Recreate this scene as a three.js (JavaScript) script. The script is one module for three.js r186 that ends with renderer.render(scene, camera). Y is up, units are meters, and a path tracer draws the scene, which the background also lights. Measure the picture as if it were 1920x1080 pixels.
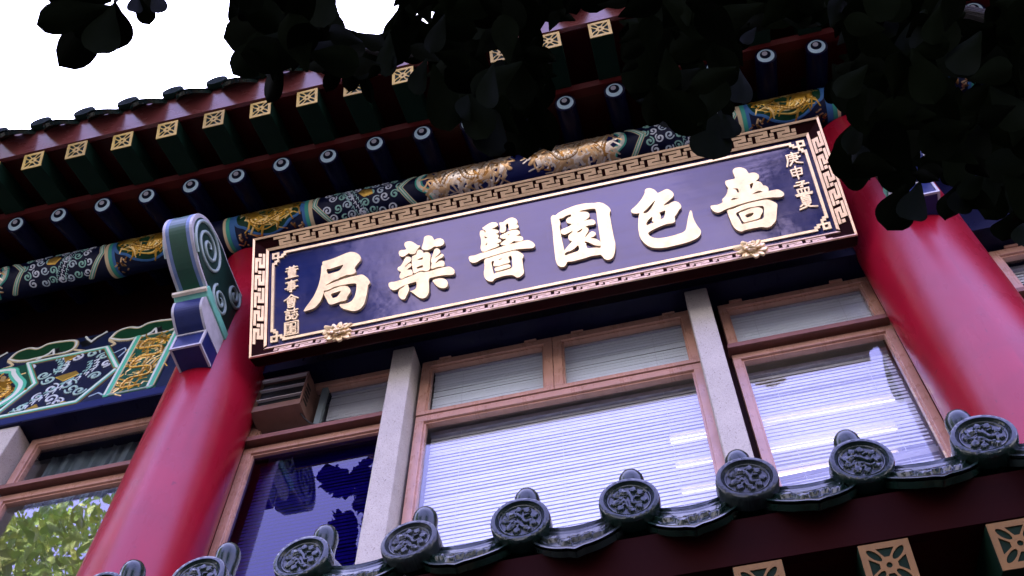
import * as THREE from 'three';
import { mergeGeometries, mergeVertices, toCreasedNormals } from 'three/addons/utils/BufferGeometryUtils.js';
import { RoundedBoxGeometry } from 'three/addons/geometries/RoundedBoxGeometry.js';

// ---------------------------------------------------------------- camera, sky, sun, exposure
const EYE = 1.6;                                   // the camera's height; heights below are given from it
const scene = new THREE.Scene();
const camera = new THREE.PerspectiveCamera(28.309, 16 / 9, 0.05, 900);
camera.position.set(0, EYE, 0);
camera.rotation.order = 'YXZ';
camera.rotation.set(THREE.MathUtils.degToRad(60.406), THREE.MathUtils.degToRad(14.315), THREE.MathUtils.degToRad(0.928));
const renderer = new THREE.WebGLRenderer({ antialias: true });
renderer.toneMapping = THREE.LinearToneMapping;
renderer.toneMappingExposure = 5.0;
renderer.shadowMap.enabled = true;

const SUN = new THREE.Vector3(-0.3, 0.62, -0.7).normalize();   // behind the building: the whole front lies in shade
{
  const w = 512, h = 256, data = new Float32Array(w * h * 4), d = new THREE.Vector3();
  const mix = (a, b, t) => a + (b - a) * t, sm = (a, b, x) => { x = Math.min(1, Math.max(0, (x - a) / (b - a))); return x * x * (3 - 2 * x); };
  for (let j = 0; j < h; j++) for (let i = 0; i < w; i++) {
    const el = ((j + 0.5) / h - 0.5) * Math.PI, az = ((i + 0.5) / w - 0.5) * 2 * Math.PI;
    d.set(Math.cos(az) * Math.cos(el), Math.sin(el), Math.sin(az) * Math.cos(el));
    const s = d.dot(SUN), up = sm(0.02, 0.62, d.y), glow = 2.1 * Math.exp(-(1 - s) * 4.2) + 3.2 * Math.exp(-(1 - s) * 22);
    const c = [mix(1.0, 0.49, up), mix(0.93, 0.49, up), mix(1.0, 1.24, up)];
    const below = d.y < 0 ? Math.max(0.06, 1 + d.y * 8) : 1, o = (j * w + i) * 4;
    data[o] = (c[0] + glow) * below; data[o + 1] = (c[1] + glow * 0.98) * below; data[o + 2] = (c[2] + glow * 0.96) * below; data[o + 3] = 1;
  }
  const sky = new THREE.DataTexture(data, w, h, THREE.RGBAFormat, THREE.FloatType);
  sky.mapping = THREE.EquirectangularReflectionMapping; sky.magFilter = THREE.LinearFilter; sky.needsUpdate = true;
  scene.background = sky; scene.environment = sky;
}
const sun = new THREE.DirectionalLight(0xfff0dc, 5);
sun.name = 'sun'; sun.position.copy(SUN).multiplyScalar(60); sun.castShadow = true;
Object.assign(sun.shadow.camera, { left: -30, right: 30, top: 30, bottom: -30, near: 1, far: 150 });
scene.add(sun, sun.target);

// ---------------------------------------------------------------- small tools
let seed = 7;
const rnd = () => { seed = (seed + 0x6d2b79f5) | 0; let t = Math.imul(seed ^ (seed >>> 15), 1 | seed); t = (t + Math.imul(t ^ (t >>> 7), 61 | t)) ^ t; return ((t ^ (t >>> 14)) >>> 0) / 4294967296; };
const ran = (a, b) => a + (b - a) * rnd();
const used = new Map();
function numbered(n) { const k = used.get(n) || 0; used.set(n, k + 1); return k ? n + '_' + String(k).padStart(3, '0') : n; }
function tag(o, label, category, group, kind) {
  o.userData.label = label; o.userData.category = category;
  if (group) o.userData.group = group;
  if (kind) o.userData.kind = kind;
  return o;
}
function thing(name, label, category, base, group) {            // a Group at the thing's base; base height is from the eye
  const o = new THREE.Group(); o.name = numbered(name); o.position.set(base[0], base[1] + EYE, base[2]);
  o.base = base; tag(o, label, category, group, 'thing'); scene.add(o); return o;
}
const baseOf = (o) => { while (o && !o.base) o = o.parent; return o.base; };
function part(parent, name, geo, mat, at) {                     // geo is given in scene coordinates (height from the eye) unless «at» places it
  const b = baseOf(parent), g = at ? geo : geo.clone().translate(-b[0], -b[1], -b[2]);
  const m = new THREE.Mesh(g, mat); m.name = name; m.castShadow = m.receiveShadow = true;
  if (at) m.position.set(at[0] - b[0], at[1] - b[1], at[2] - b[2]);
  parent.add(m); return m;
}
function sub(parent, name, geo, mat, pos = [0, 0, 0]) {           // a piece of a piece, in its parent's own axes
  const m = new THREE.Mesh(geo, mat); m.name = name; m.castShadow = m.receiveShadow = true; m.position.set(...pos); parent.add(m); return m;
}
function structure(name, geo, mat) {
  const m = new THREE.Mesh(geo.clone().translate(0, EYE, 0), mat); m.name = name; m.userData.kind = 'structure'; m.castShadow = m.receiveShadow = true; scene.add(m); return m;
}
function uvMetres(g) {                                          // box-wise uv in metres
  const n = g.index ? g.toNonIndexed() : g, p = n.attributes.position, uv = new Float32Array(p.count * 2), a = new THREE.Vector3(), b = new THREE.Vector3(), c = new THREE.Vector3();
  for (let i = 0; i < p.count; i += 3) {
    a.fromBufferAttribute(p, i); b.fromBufferAttribute(p, i + 1).sub(a); c.fromBufferAttribute(p, i + 2).sub(a); b.cross(c);
    const x = Math.abs(b.x), y = Math.abs(b.y), z = Math.abs(b.z);
    for (let k = 0; k < 3; k++) {
      const X = p.getX(i + k), Y = p.getY(i + k), Z = p.getZ(i + k), o = (i + k) * 2;
      if (x >= y && x >= z) { uv[o] = Z; uv[o + 1] = Y; } else if (y >= z) { uv[o] = X; uv[o + 1] = Z; } else { uv[o] = X; uv[o + 1] = Y; }
    }
  }
  n.setAttribute('uv', new THREE.BufferAttribute(uv, 2)); return n;
}
function box(x0, x1, y0, y1, z0, z1, r = 0) {
  const g = r ? new RoundedBoxGeometry(x1 - x0, y1 - y0, z1 - z0, 1, r) : new THREE.BoxGeometry(x1 - x0, y1 - y0, z1 - z0);
  return uvMetres(g.translate((x0 + x1) / 2, (y0 + y1) / 2, (z0 + z1) / 2));
}
const strip = (g) => { const n = g.index ? g.toNonIndexed() : g; for (const k of Object.keys(n.attributes)) if (!['position', 'normal', 'uv'].includes(k)) n.deleteAttribute(k); return n; };
const merge = (list) => mergeGeometries(list.map(strip));
function prism(pts, x0, x1, bevel = 0) {                        // an outline of (z, y) points pulled along x
  const s = new THREE.Shape(pts.map(([z, y]) => new THREE.Vector2(-z, y)));
  const g = new THREE.ExtrudeGeometry(s, { depth: x1 - x0 - 2 * bevel, bevelEnabled: bevel > 0, bevelSize: bevel, bevelThickness: bevel, bevelOffset: -bevel, bevelSegments: 1, curveSegments: 6 });
  g.rotateY(Math.PI / 2); g.translate(x0 + bevel, 0, 0); return g;   // shape x -> -z
}

// ---------------------------------------------------------------- textures
const hash = (x, y, s) => { let n = Math.imul(x | 0, 374761393) ^ Math.imul(y | 0, 668265263) ^ Math.imul(s | 0, 1442695041); n = Math.imul(n ^ (n >>> 13), 1274126177); return ((n ^ (n >>> 16)) >>> 0) / 4294967296; };
function vnoise(x, y, p, s) {                                   // value noise, repeats every p cells
  const ix = Math.floor(x), iy = Math.floor(y), fx = x - ix, fy = y - iy, u = fx * fx * (3 - 2 * fx), v = fy * fy * (3 - 2 * fy), w = (a) => ((a % p) + p) % p;
  const A = hash(w(ix), w(iy), s), B = hash(w(ix + 1), w(iy), s), C = hash(w(ix), w(iy + 1), s), D = hash(w(ix + 1), w(iy + 1), s);
  return A + (B - A) * u + (C - A) * v + (A - B - C + D) * u * v;
}
function fbm(x, y, p, s, o = 4) { let a = 0.5, t = 0, n = 0; for (let i = 0; i < o; i++) { t += a * vnoise(x, y, p, s + i * 17); n += a; a *= 0.5; x *= 2; y *= 2; p *= 2; } return t / n; }
function tex(size, fn, srgb, repeat = [1, 1]) {
  const d = new Uint8Array(size * size * 4);
  for (let j = 0; j < size; j++) for (let i = 0; i < size; i++) { const c = fn(i / size, j / size), o = (j * size + i) * 4; for (let k = 0; k < 3; k++) d[o + k] = Math.max(0, Math.min(255, Math.round((Array.isArray(c) ? c[k] : c) * 255))); d[o + 3] = 255; }
  const t = new THREE.DataTexture(d, size, size); t.wrapS = t.wrapT = THREE.RepeatWrapping; t.magFilter = THREE.LinearFilter; t.minFilter = THREE.LinearMipmapLinearFilter; t.generateMipmaps = true;
  if (srgb) t.colorSpace = THREE.SRGBColorSpace;
  t.repeat.set(...repeat); t.needsUpdate = true; return t;
}
const again = (t, x, y = x) => { const c = t.clone(); c.repeat.set(x, y); c.needsUpdate = true; return c; };
const N = {
  paint: tex(256, (u, v) => 0.42 + 0.35 * fbm(u * 6, v * 6, 6, 3, 5) + 0.2 * (fbm(u * 40, v * 4, 40, 9, 2) - 0.5)),
  tone: tex(256, (u, v) => { const n = 0.72 + 0.36 * fbm(u * 5, v * 5, 5, 21, 5) - 0.25 * Math.pow(fbm(u * 14, v * 14, 14, 5, 3), 4); return [n, n, n]; }),
  fine: tex(256, (u, v) => fbm(u * 32, v * 32, 32, 33, 3)),
  wear: tex(512, (u, v) => { const a = fbm(u * 7, v * 7, 7, 41, 5), st = fbm(u * 40, v * 3, 40, 47, 3), dk = vnoise(u * 90, v * 90, 90, 14) > 0.975 ? -0.4 : 0; const n = 0.7 + 0.36 * a - 0.22 * Math.max(0, st - 0.55) + dk; return [n, n, n]; }),
  granite: tex(512, (u, v) => { const g = vnoise(u * 190, v * 190, 190, 7), k = vnoise(u * 120, v * 120, 120, 19), a = fbm(u * 4, v * 4, 4, 2, 4); let n = 0.66 + 0.26 * a + 0.22 * (g - 0.5); if (k > 0.86) n -= 0.34; if (k < 0.07) n += 0.12; return [n, n * 0.99, n * 0.97]; }),
  lacquer: tex(512, (u, v) => { const a = fbm(u * 5, v * 3, 5, 61, 5), b = fbm(u * 3, v * 26, 26, 77, 3); return 0.12 + 0.75 * Math.pow(a, 1.6) + 0.25 * b * a; }),
  lacquerTone: tex(512, (u, v) => { const a = fbm(u * 6, v * 4, 6, 62, 5), b = fbm(u * 4, v * 30, 30, 78, 3); const n = 0.45 + 0.75 * a + 0.3 * (b - 0.5); return [n * 1.15, n, n]; }),
  glaze: tex(256, (u, v) => { const a = fbm(u * 9, v * 9, 9, 81, 4); return [0.55 + 0.7 * a, 0.62 + 0.55 * a, 0.6 + 0.6 * a]; }),
};
const rgb = (r, g, b) => new THREE.Color().setRGB(r, g, b);
const std = (c, o = {}) => new THREE.MeshStandardMaterial({ color: rgb(...c), roughness: 0.5, ...o });
const phy = (c, o = {}) => new THREE.MeshPhysicalMaterial({ color: rgb(...c), roughness: 0.5, ...o });
const M = {
  column: phy([0.27, 0.004, 0.018], { roughness: 0.5, map: again(N.wear, 0.55), roughnessMap: again(N.paint, 1.2), bumpMap: again(N.paint, 0.8, 2), bumpScale: 0.0015, clearcoat: 0.5, clearcoatRoughness: 0.3, specularIntensity: 0.15 }),
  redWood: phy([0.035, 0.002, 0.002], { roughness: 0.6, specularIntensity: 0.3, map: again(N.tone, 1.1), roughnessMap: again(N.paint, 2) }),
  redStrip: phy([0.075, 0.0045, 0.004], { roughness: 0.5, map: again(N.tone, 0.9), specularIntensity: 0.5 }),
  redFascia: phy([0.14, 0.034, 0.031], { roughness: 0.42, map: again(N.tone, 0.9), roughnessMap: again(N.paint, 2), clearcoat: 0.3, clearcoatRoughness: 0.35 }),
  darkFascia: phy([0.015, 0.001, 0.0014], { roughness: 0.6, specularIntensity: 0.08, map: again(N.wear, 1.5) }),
  green: phy([0.003, 0.016, 0.009], { roughness: 0.6, specularIntensity: 0.2, map: again(N.tone, 2) }),
  navy: phy([0.003, 0.0035, 0.022], { roughness: 0.55, specularIntensity: 0.22, map: again(N.tone, 2), roughnessMap: again(N.paint, 2) }),
  blue: phy([0.008, 0.017, 0.1], { roughness: 0.42, map: again(N.tone, 3), specularIntensity: 0.7 }),
  paleBlue: std([0.13, 0.2, 0.38], { map: again(N.tone, 5) }),
  brightGreen: phy([0.003, 0.062, 0.03], { roughness: 0.42, map: again(N.tone, 3), clearcoat: 0.25, clearcoatRoughness: 0.3 }),
  deepGreen: phy([0.004, 0.03, 0.022], { roughness: 0.45, map: again(N.tone, 3) }),
  mint: std([0.16, 0.5, 0.38], { map: again(N.tone, 4) }),
  white: std([0.46, 0.45, 0.49], { map: again(N.tone, 4) }),
  cream: std([0.62, 0.55, 0.42], { map: again(N.tone, 5) }),
  aqua: std([0.5, 0.7, 0.76], { roughness: 0.5, map: again(N.tone, 6) }),
  ink: phy([0.004, 0.006, 0.016], { roughness: 0.6, specularIntensity: 0.2 }),
  gold: new THREE.MeshStandardMaterial({ color: rgb(0.96, 0.74, 0.42), metalness: 0.7, roughness: 0.4, map: again(N.tone, 5), bumpMap: again(N.fine, 5), bumpScale: 0.00025 }),
  frameGold: new THREE.MeshStandardMaterial({ color: rgb(0.88, 0.62, 0.36), metalness: 0.78, roughness: 0.38, map: again(N.tone, 4) }),
  goldPaintB: std([0.4, 0.27, 0.06], { roughness: 0.6, map: again(N.wear, 9) }),
  goldPaint: std([0.5, 0.34, 0.065], { roughness: 0.55, metalness: 0.1, map: again(N.tone, 7) }),
  oldGold: std([0.17, 0.078, 0.014], { roughness: 0.5, metalness: 0.2, map: again(N.wear, 6) }),
  lacquer: phy([0.007, 0.018, 0.1], { roughness: 0.32, ior: 1.72, specularColor: rgb(0.82, 0.68, 1), map: again(N.lacquerTone, 0.6, 1.1), roughnessMap: again(N.lacquer, 0.55, 1.0), bumpMap: again(N.lacquer, 0.7, 1.3), bumpScale: 0.004 }),
  frame: phy([0.47, 0.255, 0.175], { roughness: 0.5, map: again(N.wear, 2), roughnessMap: again(N.paint, 4), clearcoat: 0.15, clearcoatRoughness: 0.4 }),
  acCase: phy([0.2, 0.105, 0.075], { roughness: 0.5, map: again(N.wear, 3) }),
  frameDark: std([0.2, 0.075, 0.05], { roughness: 0.55, map: again(N.wear, 3) }),
  plaster: std([0.52, 0.48, 0.43], { roughness: 0.9, map: again(N.granite, 2.2), bumpMap: again(N.granite, 2.2), bumpScale: 0.0015 }),
  glass: new THREE.MeshPhysicalMaterial({ color: rgb(0.94, 0.96, 0.98), transmission: 1, thickness: 0, roughness: 0.0, ior: 1.52 }),
  tinted: new THREE.MeshPhysicalMaterial({ color: rgb(0.25, 0.195, 0.56), transmission: 1, thickness: 0, roughness: 0.0, ior: 1.38, specularColor: rgb(0.5, 0.4, 1) }),
  slat: std([0.68, 0.66, 0.63], { roughness: 0.5 }),
  slatLifted: std([0.86, 0.88, 0.86], { roughness: 0.5 }),  // same blinds as slat; colour lightened to stand in for light on upper panes
  cord: std([0.6, 0.6, 0.6], { roughness: 0.8 }),
  room: std([0.3, 0.29, 0.27], { roughness: 0.9, map: again(N.tone, 0.5) }),
  roomDark: std([0.1, 0.1, 0.1], { roughness: 0.9 }),
  curtain: std([0.16, 0.2, 0.2], { roughness: 0.9, map: again(N.tone, 1) }),
  glaze: phy([0.006, 0.0165, 0.012], { roughness: 0.36, map: again(N.glaze, 5), roughnessMap: again(N.paint, 6), specularIntensity: 0.8 }),
  glazeB: phy([0.013, 0.02, 0.019], { roughness: 0.5, map: again(N.glaze, 3), roughnessMap: again(N.paint, 4), specularIntensity: 0.6 }),
  glazeDull: phy([0.004, 0.01, 0.008], { roughness: 0.9, map: again(N.glaze, 5), specularIntensity: 0.08 }),
  glazeGreen: phy([0.002, 0.014, 0.006], { roughness: 0.22, map: again(N.glaze, 4), specularIntensity: 0.7 }),
  metal: std([0.6, 0.55, 0.52], { roughness: 0.5 }),
  darkWall: phy([0.014, 0.0015, 0.0015], { roughness: 0.7, specularIntensity: 0.2, map: again(N.tone, 1.1) }),
  black: std([0.006, 0.006, 0.006], { roughness: 0.7 }),
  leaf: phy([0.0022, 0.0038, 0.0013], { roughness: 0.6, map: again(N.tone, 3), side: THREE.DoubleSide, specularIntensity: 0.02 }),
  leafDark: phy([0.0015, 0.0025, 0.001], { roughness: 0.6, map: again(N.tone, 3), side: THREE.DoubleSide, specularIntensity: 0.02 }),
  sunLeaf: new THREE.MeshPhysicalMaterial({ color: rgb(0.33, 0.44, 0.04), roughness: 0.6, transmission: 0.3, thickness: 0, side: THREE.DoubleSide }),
  bark: std([0.012, 0.009, 0.007], { roughness: 0.95, map: again(N.tone, 3), bumpMap: again(N.fine, 2), bumpScale: 0.01 }),
  ground: std([0.04, 0.038, 0.034], { roughness: 0.95, map: again(N.wear, 0.4) }),
  tube: new THREE.MeshStandardMaterial({ color: 0xffffff, emissive: rgb(1, 0.8, 0.5), emissiveIntensity: 0.9 }),
};

// ---------------------------------------------------------------- outlines, reliefs
// A field of heights on a grid -> closed outlines at half height (marching squares) -> shapes with holes
function contours(F, w, h, iso = 0.5) {
  const next = new Map(), pt = new Map(), val = (i, j) => (i < 0 || j < 0 || i >= w || j >= h ? 0 : F[j * w + i]);
  const edge = (i, j, d) => {                                   // d 0: towards +i, 1: towards +j
    const k = (j + 1) * (w + 2) * 2 + (i + 1) * 2 + d;
    if (!pt.has(k)) { const a = val(i, j), b = d ? val(i, j + 1) : val(i + 1, j), t = (iso - a) / (b - a); pt.set(k, d ? [i, j + t] : [i + t, j]); }
    return k;
  };
  for (let j = -1; j < h; j++) for (let i = -1; i < w; i++) {
    const a = val(i, j) > iso, b = val(i + 1, j) > iso, c = val(i + 1, j + 1) > iso, d = val(i, j + 1) > iso, code = a | (b << 1) | (c << 2) | (d << 3);
    if (!code || code === 15) continue;
    const B = () => edge(i, j, 0), R = () => edge(i + 1, j, 1), T = () => edge(i, j + 1, 0), L = () => edge(i, j, 1), go = (p, q) => next.set(p, q);
    switch (code) {
      case 1: go(B(), L()); break; case 2: go(R(), B()); break; case 3: go(R(), L()); break; case 4: go(T(), R()); break;
      case 5: go(B(), L()); go(T(), R()); break; case 6: go(T(), B()); break; case 7: go(T(), L()); break; case 8: go(L(), T()); break;
      case 9: go(B(), T()); break; case 10: go(R(), B()); go(L(), T()); break; case 11: go(R(), T()); break; case 12: go(L(), R()); break;
      case 13: go(B(), R()); break; case 14: go(L(), B()); break;
    }
  }
  const loops = [];
  while (next.size) {
    const s = next.keys().next().value, loop = []; let k = s;
    while (next.has(k)) { const n = next.get(k); next.delete(k); loop.push(pt.get(k)); k = n; }
    if (loop.length > 5) loops.push(loop);
  }
  return loops;
}
const area = (l) => { let s = 0; for (let i = 0; i < l.length; i++) { const [x, y] = l[i], [X, Y] = l[(i + 1) % l.length]; s += x * Y - X * y; } return s / 2; };
const inside = (p, l) => { let c = false; for (let i = 0, j = l.length - 1; i < l.length; j = i++) if (l[i][1] > p[1] !== l[j][1] > p[1] && p[0] < ((l[j][0] - l[i][0]) * (p[1] - l[i][1])) / (l[j][1] - l[i][1]) + l[i][0]) c = !c; return c; };
function thin(l, tol) {                                         // drops points that lie on the line through their neighbours
  let o = l.slice();
  for (let pass = 0; pass < 3; pass++) { const r = []; for (let i = 0; i < o.length; i++) { const a = r.length ? r[r.length - 1] : o[o.length - 1], b = o[i], c = o[(i + 1) % o.length], dx = c[0] - a[0], dy = c[1] - a[1], L = Math.hypot(dx, dy) || 1; if (Math.abs((b[0] - a[0]) * dy - (b[1] - a[1]) * dx) / L > tol) r.push(b); } if (r.length > 3) o = r; }
  return o;
}
function shapesOf(loops) {
  const outer = loops.filter((l) => area(l) > 0), holes = loops.filter((l) => area(l) < 0);
  return outer.map((l) => { const s = new THREE.Shape(l.map(([x, y]) => new THREE.Vector2(x, y))); for (const k of holes) if (inside(k[0], l)) s.holes.push(new THREE.Path(k.map(([x, y]) => new THREE.Vector2(x, y)))); return s; });
}
function strokeShapes(strokes, width, size, n = 110) {            // brush strokes in a unit square -> shapes of that size
  const c = document.createElement('canvas'); c.width = c.height = n; const g = c.getContext('2d'), m = 0.1;
  g.fillStyle = '#000'; g.fillRect(0, 0, n, n); g.strokeStyle = '#fff'; g.lineCap = 'round'; g.lineJoin = 'round'; g.lineWidth = (width * n) / (1 + 2 * m);
  const X = (x) => ((x + m) / (1 + 2 * m)) * n;
  for (const s of strokes) { g.beginPath(); s.forEach(([x, y], i) => (i ? g.lineTo(X(x), X(y)) : g.moveTo(X(x), X(y)))); g.stroke(); }
  const d = g.getImageData(0, 0, n, n).data, F = new Float32Array(n * n); for (let i = 0; i < n * n; i++) F[i] = d[i * 4] / 255;
  const k = ((1 + 2 * m) / n) * size;
  return shapesOf(contours(F, n, n).map((l) => thin(l, 0.12).map(([x, y]) => [(x + 0.5) * k - m * size, (y + 0.5) * k - m * size])));
}
function smoothLoop(flat) {                                     // one round of corner rounding on a traced outline
  const o = []; const n = flat.length / 2;
  for (let i = 0; i < n; i++) { const a = [flat[i * 2] / 1000, flat[i * 2 + 1] / 1000], j = (i + 1) % n, b = [flat[j * 2] / 1000, flat[j * 2 + 1] / 1000]; o.push([a[0] * 0.78 + b[0] * 0.22, a[1] * 0.78 + b[1] * 0.22], [a[0] * 0.22 + b[0] * 0.78, a[1] * 0.22 + b[1] * 0.78]); }
  return o;
}
const raise = (shapes, depth) => new THREE.ExtrudeGeometry(shapes, { depth, bevelEnabled: false });

// A carved and painted board: the same strokes give the colour, the height and the gilding
class Carving {
  constructor(w, h) { this.w = w; this.h = h; this.c = [0, 1, 2].map(() => { const k = document.createElement('canvas'); k.width = w; k.height = h; const g = k.getContext('2d'); g.lineCap = g.lineJoin = 'round'; return g; }); this.S = (x) => x; this.T = (y) => y; this.k = 1; }
  set(col, hgt, gilt) { const v = Math.round(hgt * 255); [col, `rgb(${v},${v},${v})`, gilt ? 'rgb(0,92,200)' : 'rgb(0,120,0)'].forEach((s, i) => { this.c[i].fillStyle = s; this.c[i].strokeStyle = s; }); }
  path(g, p, close) { g.beginPath(); p.forEach(([x, y], i) => (i ? g.lineTo(this.S(x), this.T(y)) : g.moveTo(this.S(x), this.T(y)))); if (close) g.closePath(); }
  fill(p, col, hgt, gilt) { this.set(col, hgt, gilt); for (const g of this.c) { this.path(g, p, true); g.fill(); } }
  line(p, wid, col, hgt, gilt) { this.set(col, hgt, gilt); for (const g of this.c) { this.path(g, p); g.lineWidth = wid * this.k; g.stroke(); } }
  taper(p, w0, w1, col, hgt, gilt) { for (let i = 0; i < p.length - 1; i++) this.line([p[i], p[i + 1]], w0 + ((w1 - w0) * i) / (p.length - 1), col, hgt, gilt); }
  curl(x, y, r, turn, dir, col, hgt, wid) {                     // a comma-shaped cloud scroll
    const p = []; for (let i = 0; i <= 22; i++) { const t = i / 22, a = turn + dir * t * 7.6, q = r * (1.0 - 0.78 * t); p.push([x + Math.cos(a) * q, y + Math.sin(a) * q]); }
    this.taper(p, wid * 0.75, wid * 1.15, col, hgt); return this;
  }
  smoothCurve(p, n = 8) { const c = new THREE.CatmullRomCurve3(p.map(([x, y]) => new THREE.Vector3(x, y, 0))); return c.getPoints(p.length * n).map((q) => [q.x, q.y]); }
  dragon(path, wid, flames, G = ['#a87c26', '#c89a40', '#e2c078', '#6a4812']) {                                    // a gilded coiling body with claws and flames
    const p = this.smoothCurve(path);
    for (let i = 0; i < flames; i++) { const q = p[Math.floor(rnd() * p.length)], a = ran(0, 6.28), L = ran(1.0, 2.2) * wid, b = a + ran(-1, 1); this.taper([[q[0] + Math.cos(a) * wid * 0.4, q[1] + Math.sin(a) * wid * 0.4], [q[0] + Math.cos(a) * L, q[1] + Math.sin(a) * L], [q[0] + Math.cos(b) * L * 1.5, q[1] + Math.sin(b) * L * 1.5]], wid * 0.42, wid * 0.1, G[i % 3], 0.62 + 0.2 * rnd(), true); }
    this.taper(p, wid * 1.1, wid * 0.5, G[3], 0.66, true); this.taper(p, wid * 0.8, wid * 0.3, G[1], 0.9, true); this.taper(p, wid * 0.35, wid * 0.14, G[2], 1, true);
    for (let i = 2; i < p.length - 2; i += 2) { const a = Math.atan2(p[i + 1][1] - p[i - 1][1], p[i + 1][0] - p[i - 1][0]) + 1.57; this.line([[p[i][0] - Math.cos(a) * wid * 0.34, p[i][1] - Math.sin(a) * wid * 0.34], [p[i][0] + Math.cos(a) * wid * 0.34, p[i][1] + Math.sin(a) * wid * 0.34]], wid * 0.07, G[3], 0.72, true); }
    const e = p[0]; for (let i = 0; i < 7; i++) { const a = i * 0.9; this.taper([[e[0], e[1]], [e[0] + Math.cos(a) * wid * 1.3, e[1] + Math.sin(a) * wid * 1.3]], wid * 0.6, wid * 0.1, G[i % 3], 0.95, true); }
  }
  heights() { const d = this.c[1].getImageData(0, 0, this.w, this.h).data, F = new Float32Array(this.w * this.h); for (let i = 0; i < F.length; i++) F[i] = d[i * 4] / 255; for (let pass = 0; pass < 2; pass++) { const s = F.slice(); for (let j = 1; j < this.h - 1; j++) for (let i = 1; i < this.w - 1; i++) { const o = j * this.w + i; F[o] = (s[o] * 2 + s[o - 1] + s[o + 1] + s[o - this.w] + s[o + this.w]) / 6; } } return F; }
  material(o = {}) {
    const [a, , b] = this.c.map((g) => { const t = new THREE.CanvasTexture(g.canvas); t.wrapS = THREE.RepeatWrapping; t.magFilter = THREE.LinearFilter; return t; });
    a.colorSpace = THREE.SRGBColorSpace;
    return phy([1, 1, 1], { map: a, roughness: 1, roughnessMap: b, metalness: 1, metalnessMap: b, specularIntensity: 0.4, ...o });
  }
}
function reliefGrid(nu, nv, at) {                               // a sheet of points at(u, v), u right and v up, both 0..1; uv = (u, v)
  const p = [], uv = [], ix = [];
  for (let j = 0; j <= nv; j++) for (let i = 0; i <= nu; i++) { const q = at(i / nu, j / nv); p.push(q[0], q[1], q[2]); uv.push(q[3] ?? i / nu, q[4] ?? j / nv); }
  for (let j = 0; j < nv; j++) for (let i = 0; i < nu; i++) { const a = j * (nu + 1) + i, b = a + 1, c = a + nu + 1, d = c + 1; ix.push(a, b, d, a, d, c); }
  const g = new THREE.BufferGeometry(); g.setAttribute('position', new THREE.Float32BufferAttribute(p, 3)); g.setAttribute('uv', new THREE.Float32BufferAttribute(uv, 2)); g.setIndex(ix); g.computeVertexNormals(); return g;
}
const sample = (F, w, h, u, v) => { const x = Math.min(w - 1, Math.max(0, u * w - 0.5)), y = Math.min(h - 1, Math.max(0, (1 - v) * h - 0.5)), i = Math.floor(x), j = Math.floor(y), i1 = Math.min(w - 1, i + 1), j1 = Math.min(h - 1, j + 1), a = x - i, b = y - j; return (F[j * w + i] * (1 - a) + F[j * w + i1] * a) * (1 - b) + (F[j1 * w + i] * (1 - a) + F[j1 * w + i1] * a) * b; };

// ---------------------------------------------------------------- the ground, the wall and the room behind it
{
  const g = new THREE.PlaneGeometry(700, 700, 1, 1).rotateX(-Math.PI / 2).translate(0, -EYE, 0);
  structure('ground', uvMetres(g), M.ground);
}
const ZW = -3.25;                                               // the face of the window frames
{
  const wall = merge([
    box(-7.5, 5.5, -1.6, 3.1, -3.6, -3.32), box(-7.5, 5.5, 6.16, 7.6, -3.5, -3.2),
    box(-2.622, -2.26, 3.1, 6.16, -3.5, -3.29), box(1.088, 1.702, 3.1, 6.16, -3.5, -3.29), box(0.149, 0.302, 3.1, 5.3, -3.42, -3.29), box(-1.463, -1.328, 3.1, 5.3, -3.42, -3.29),
  ]);
  structure('wall', wall, M.darkWall);
  structure('house_wall', merge([box(-7.6, -7.5, -1.6, 7.4, -9, -3.2), box(5.5, 5.6, -1.6, 7.4, -9, -3.2), box(-7.6, 5.6, -1.6, 7.4, -9.1, -9)]), M.plaster);
  structure('ceiling', box(-7.4, 5.4, 5.42, 5.5, -7, -3.52), M.room);
  structure('back_wall', box(-7.4, 5.4, 2.3, 5.42, -7.1, -7), M.room);
  structure('floor', box(-7.4, 5.4, 2.2, 2.3, -7, -3.62), M.roomDark);
}
// three fluorescent tubes on the ceiling of the room, seen through the blinds
for (const [i, z] of [-4.16, -4.36, -4.56].entries()) {
  const t = thing('fluorescent_tube', ['lit fluorescent tube nearest the window behind the right blind', 'lit fluorescent tube in the middle of three behind the right blind', 'lit fluorescent tube lowest in view behind the right blind'][i], 'lamp', [0.55, 5.36, z], 'ceiling tubes behind the blind');
  const g = new THREE.CylinderGeometry(0.013, 0.013, 1.28, 12).rotateZ(Math.PI / 2).translate(0.55, 5.355, z);
  part(t, 'glass_tube', g, M.tube);
  part(t, 'batten', box(-0.12, 1.22, 5.385, 5.42, z - 0.03, z + 0.03), M.white);
  part(t, 'end_cap', box(-0.115, -0.095, 5.335, 5.385, z - 0.02, z + 0.02), M.white); part(t, 'end_cap', box(1.195, 1.215, 5.335, 5.385, z - 0.02, z + 0.02), M.white);
  const l = new THREE.RectAreaLight(0xffdca8, 1.6, 1.26, 0.03); l.name = 'tube_light'; l.position.set(0, -0.03, 0); l.rotation.x = -Math.PI / 2; t.add(l);
}

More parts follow.
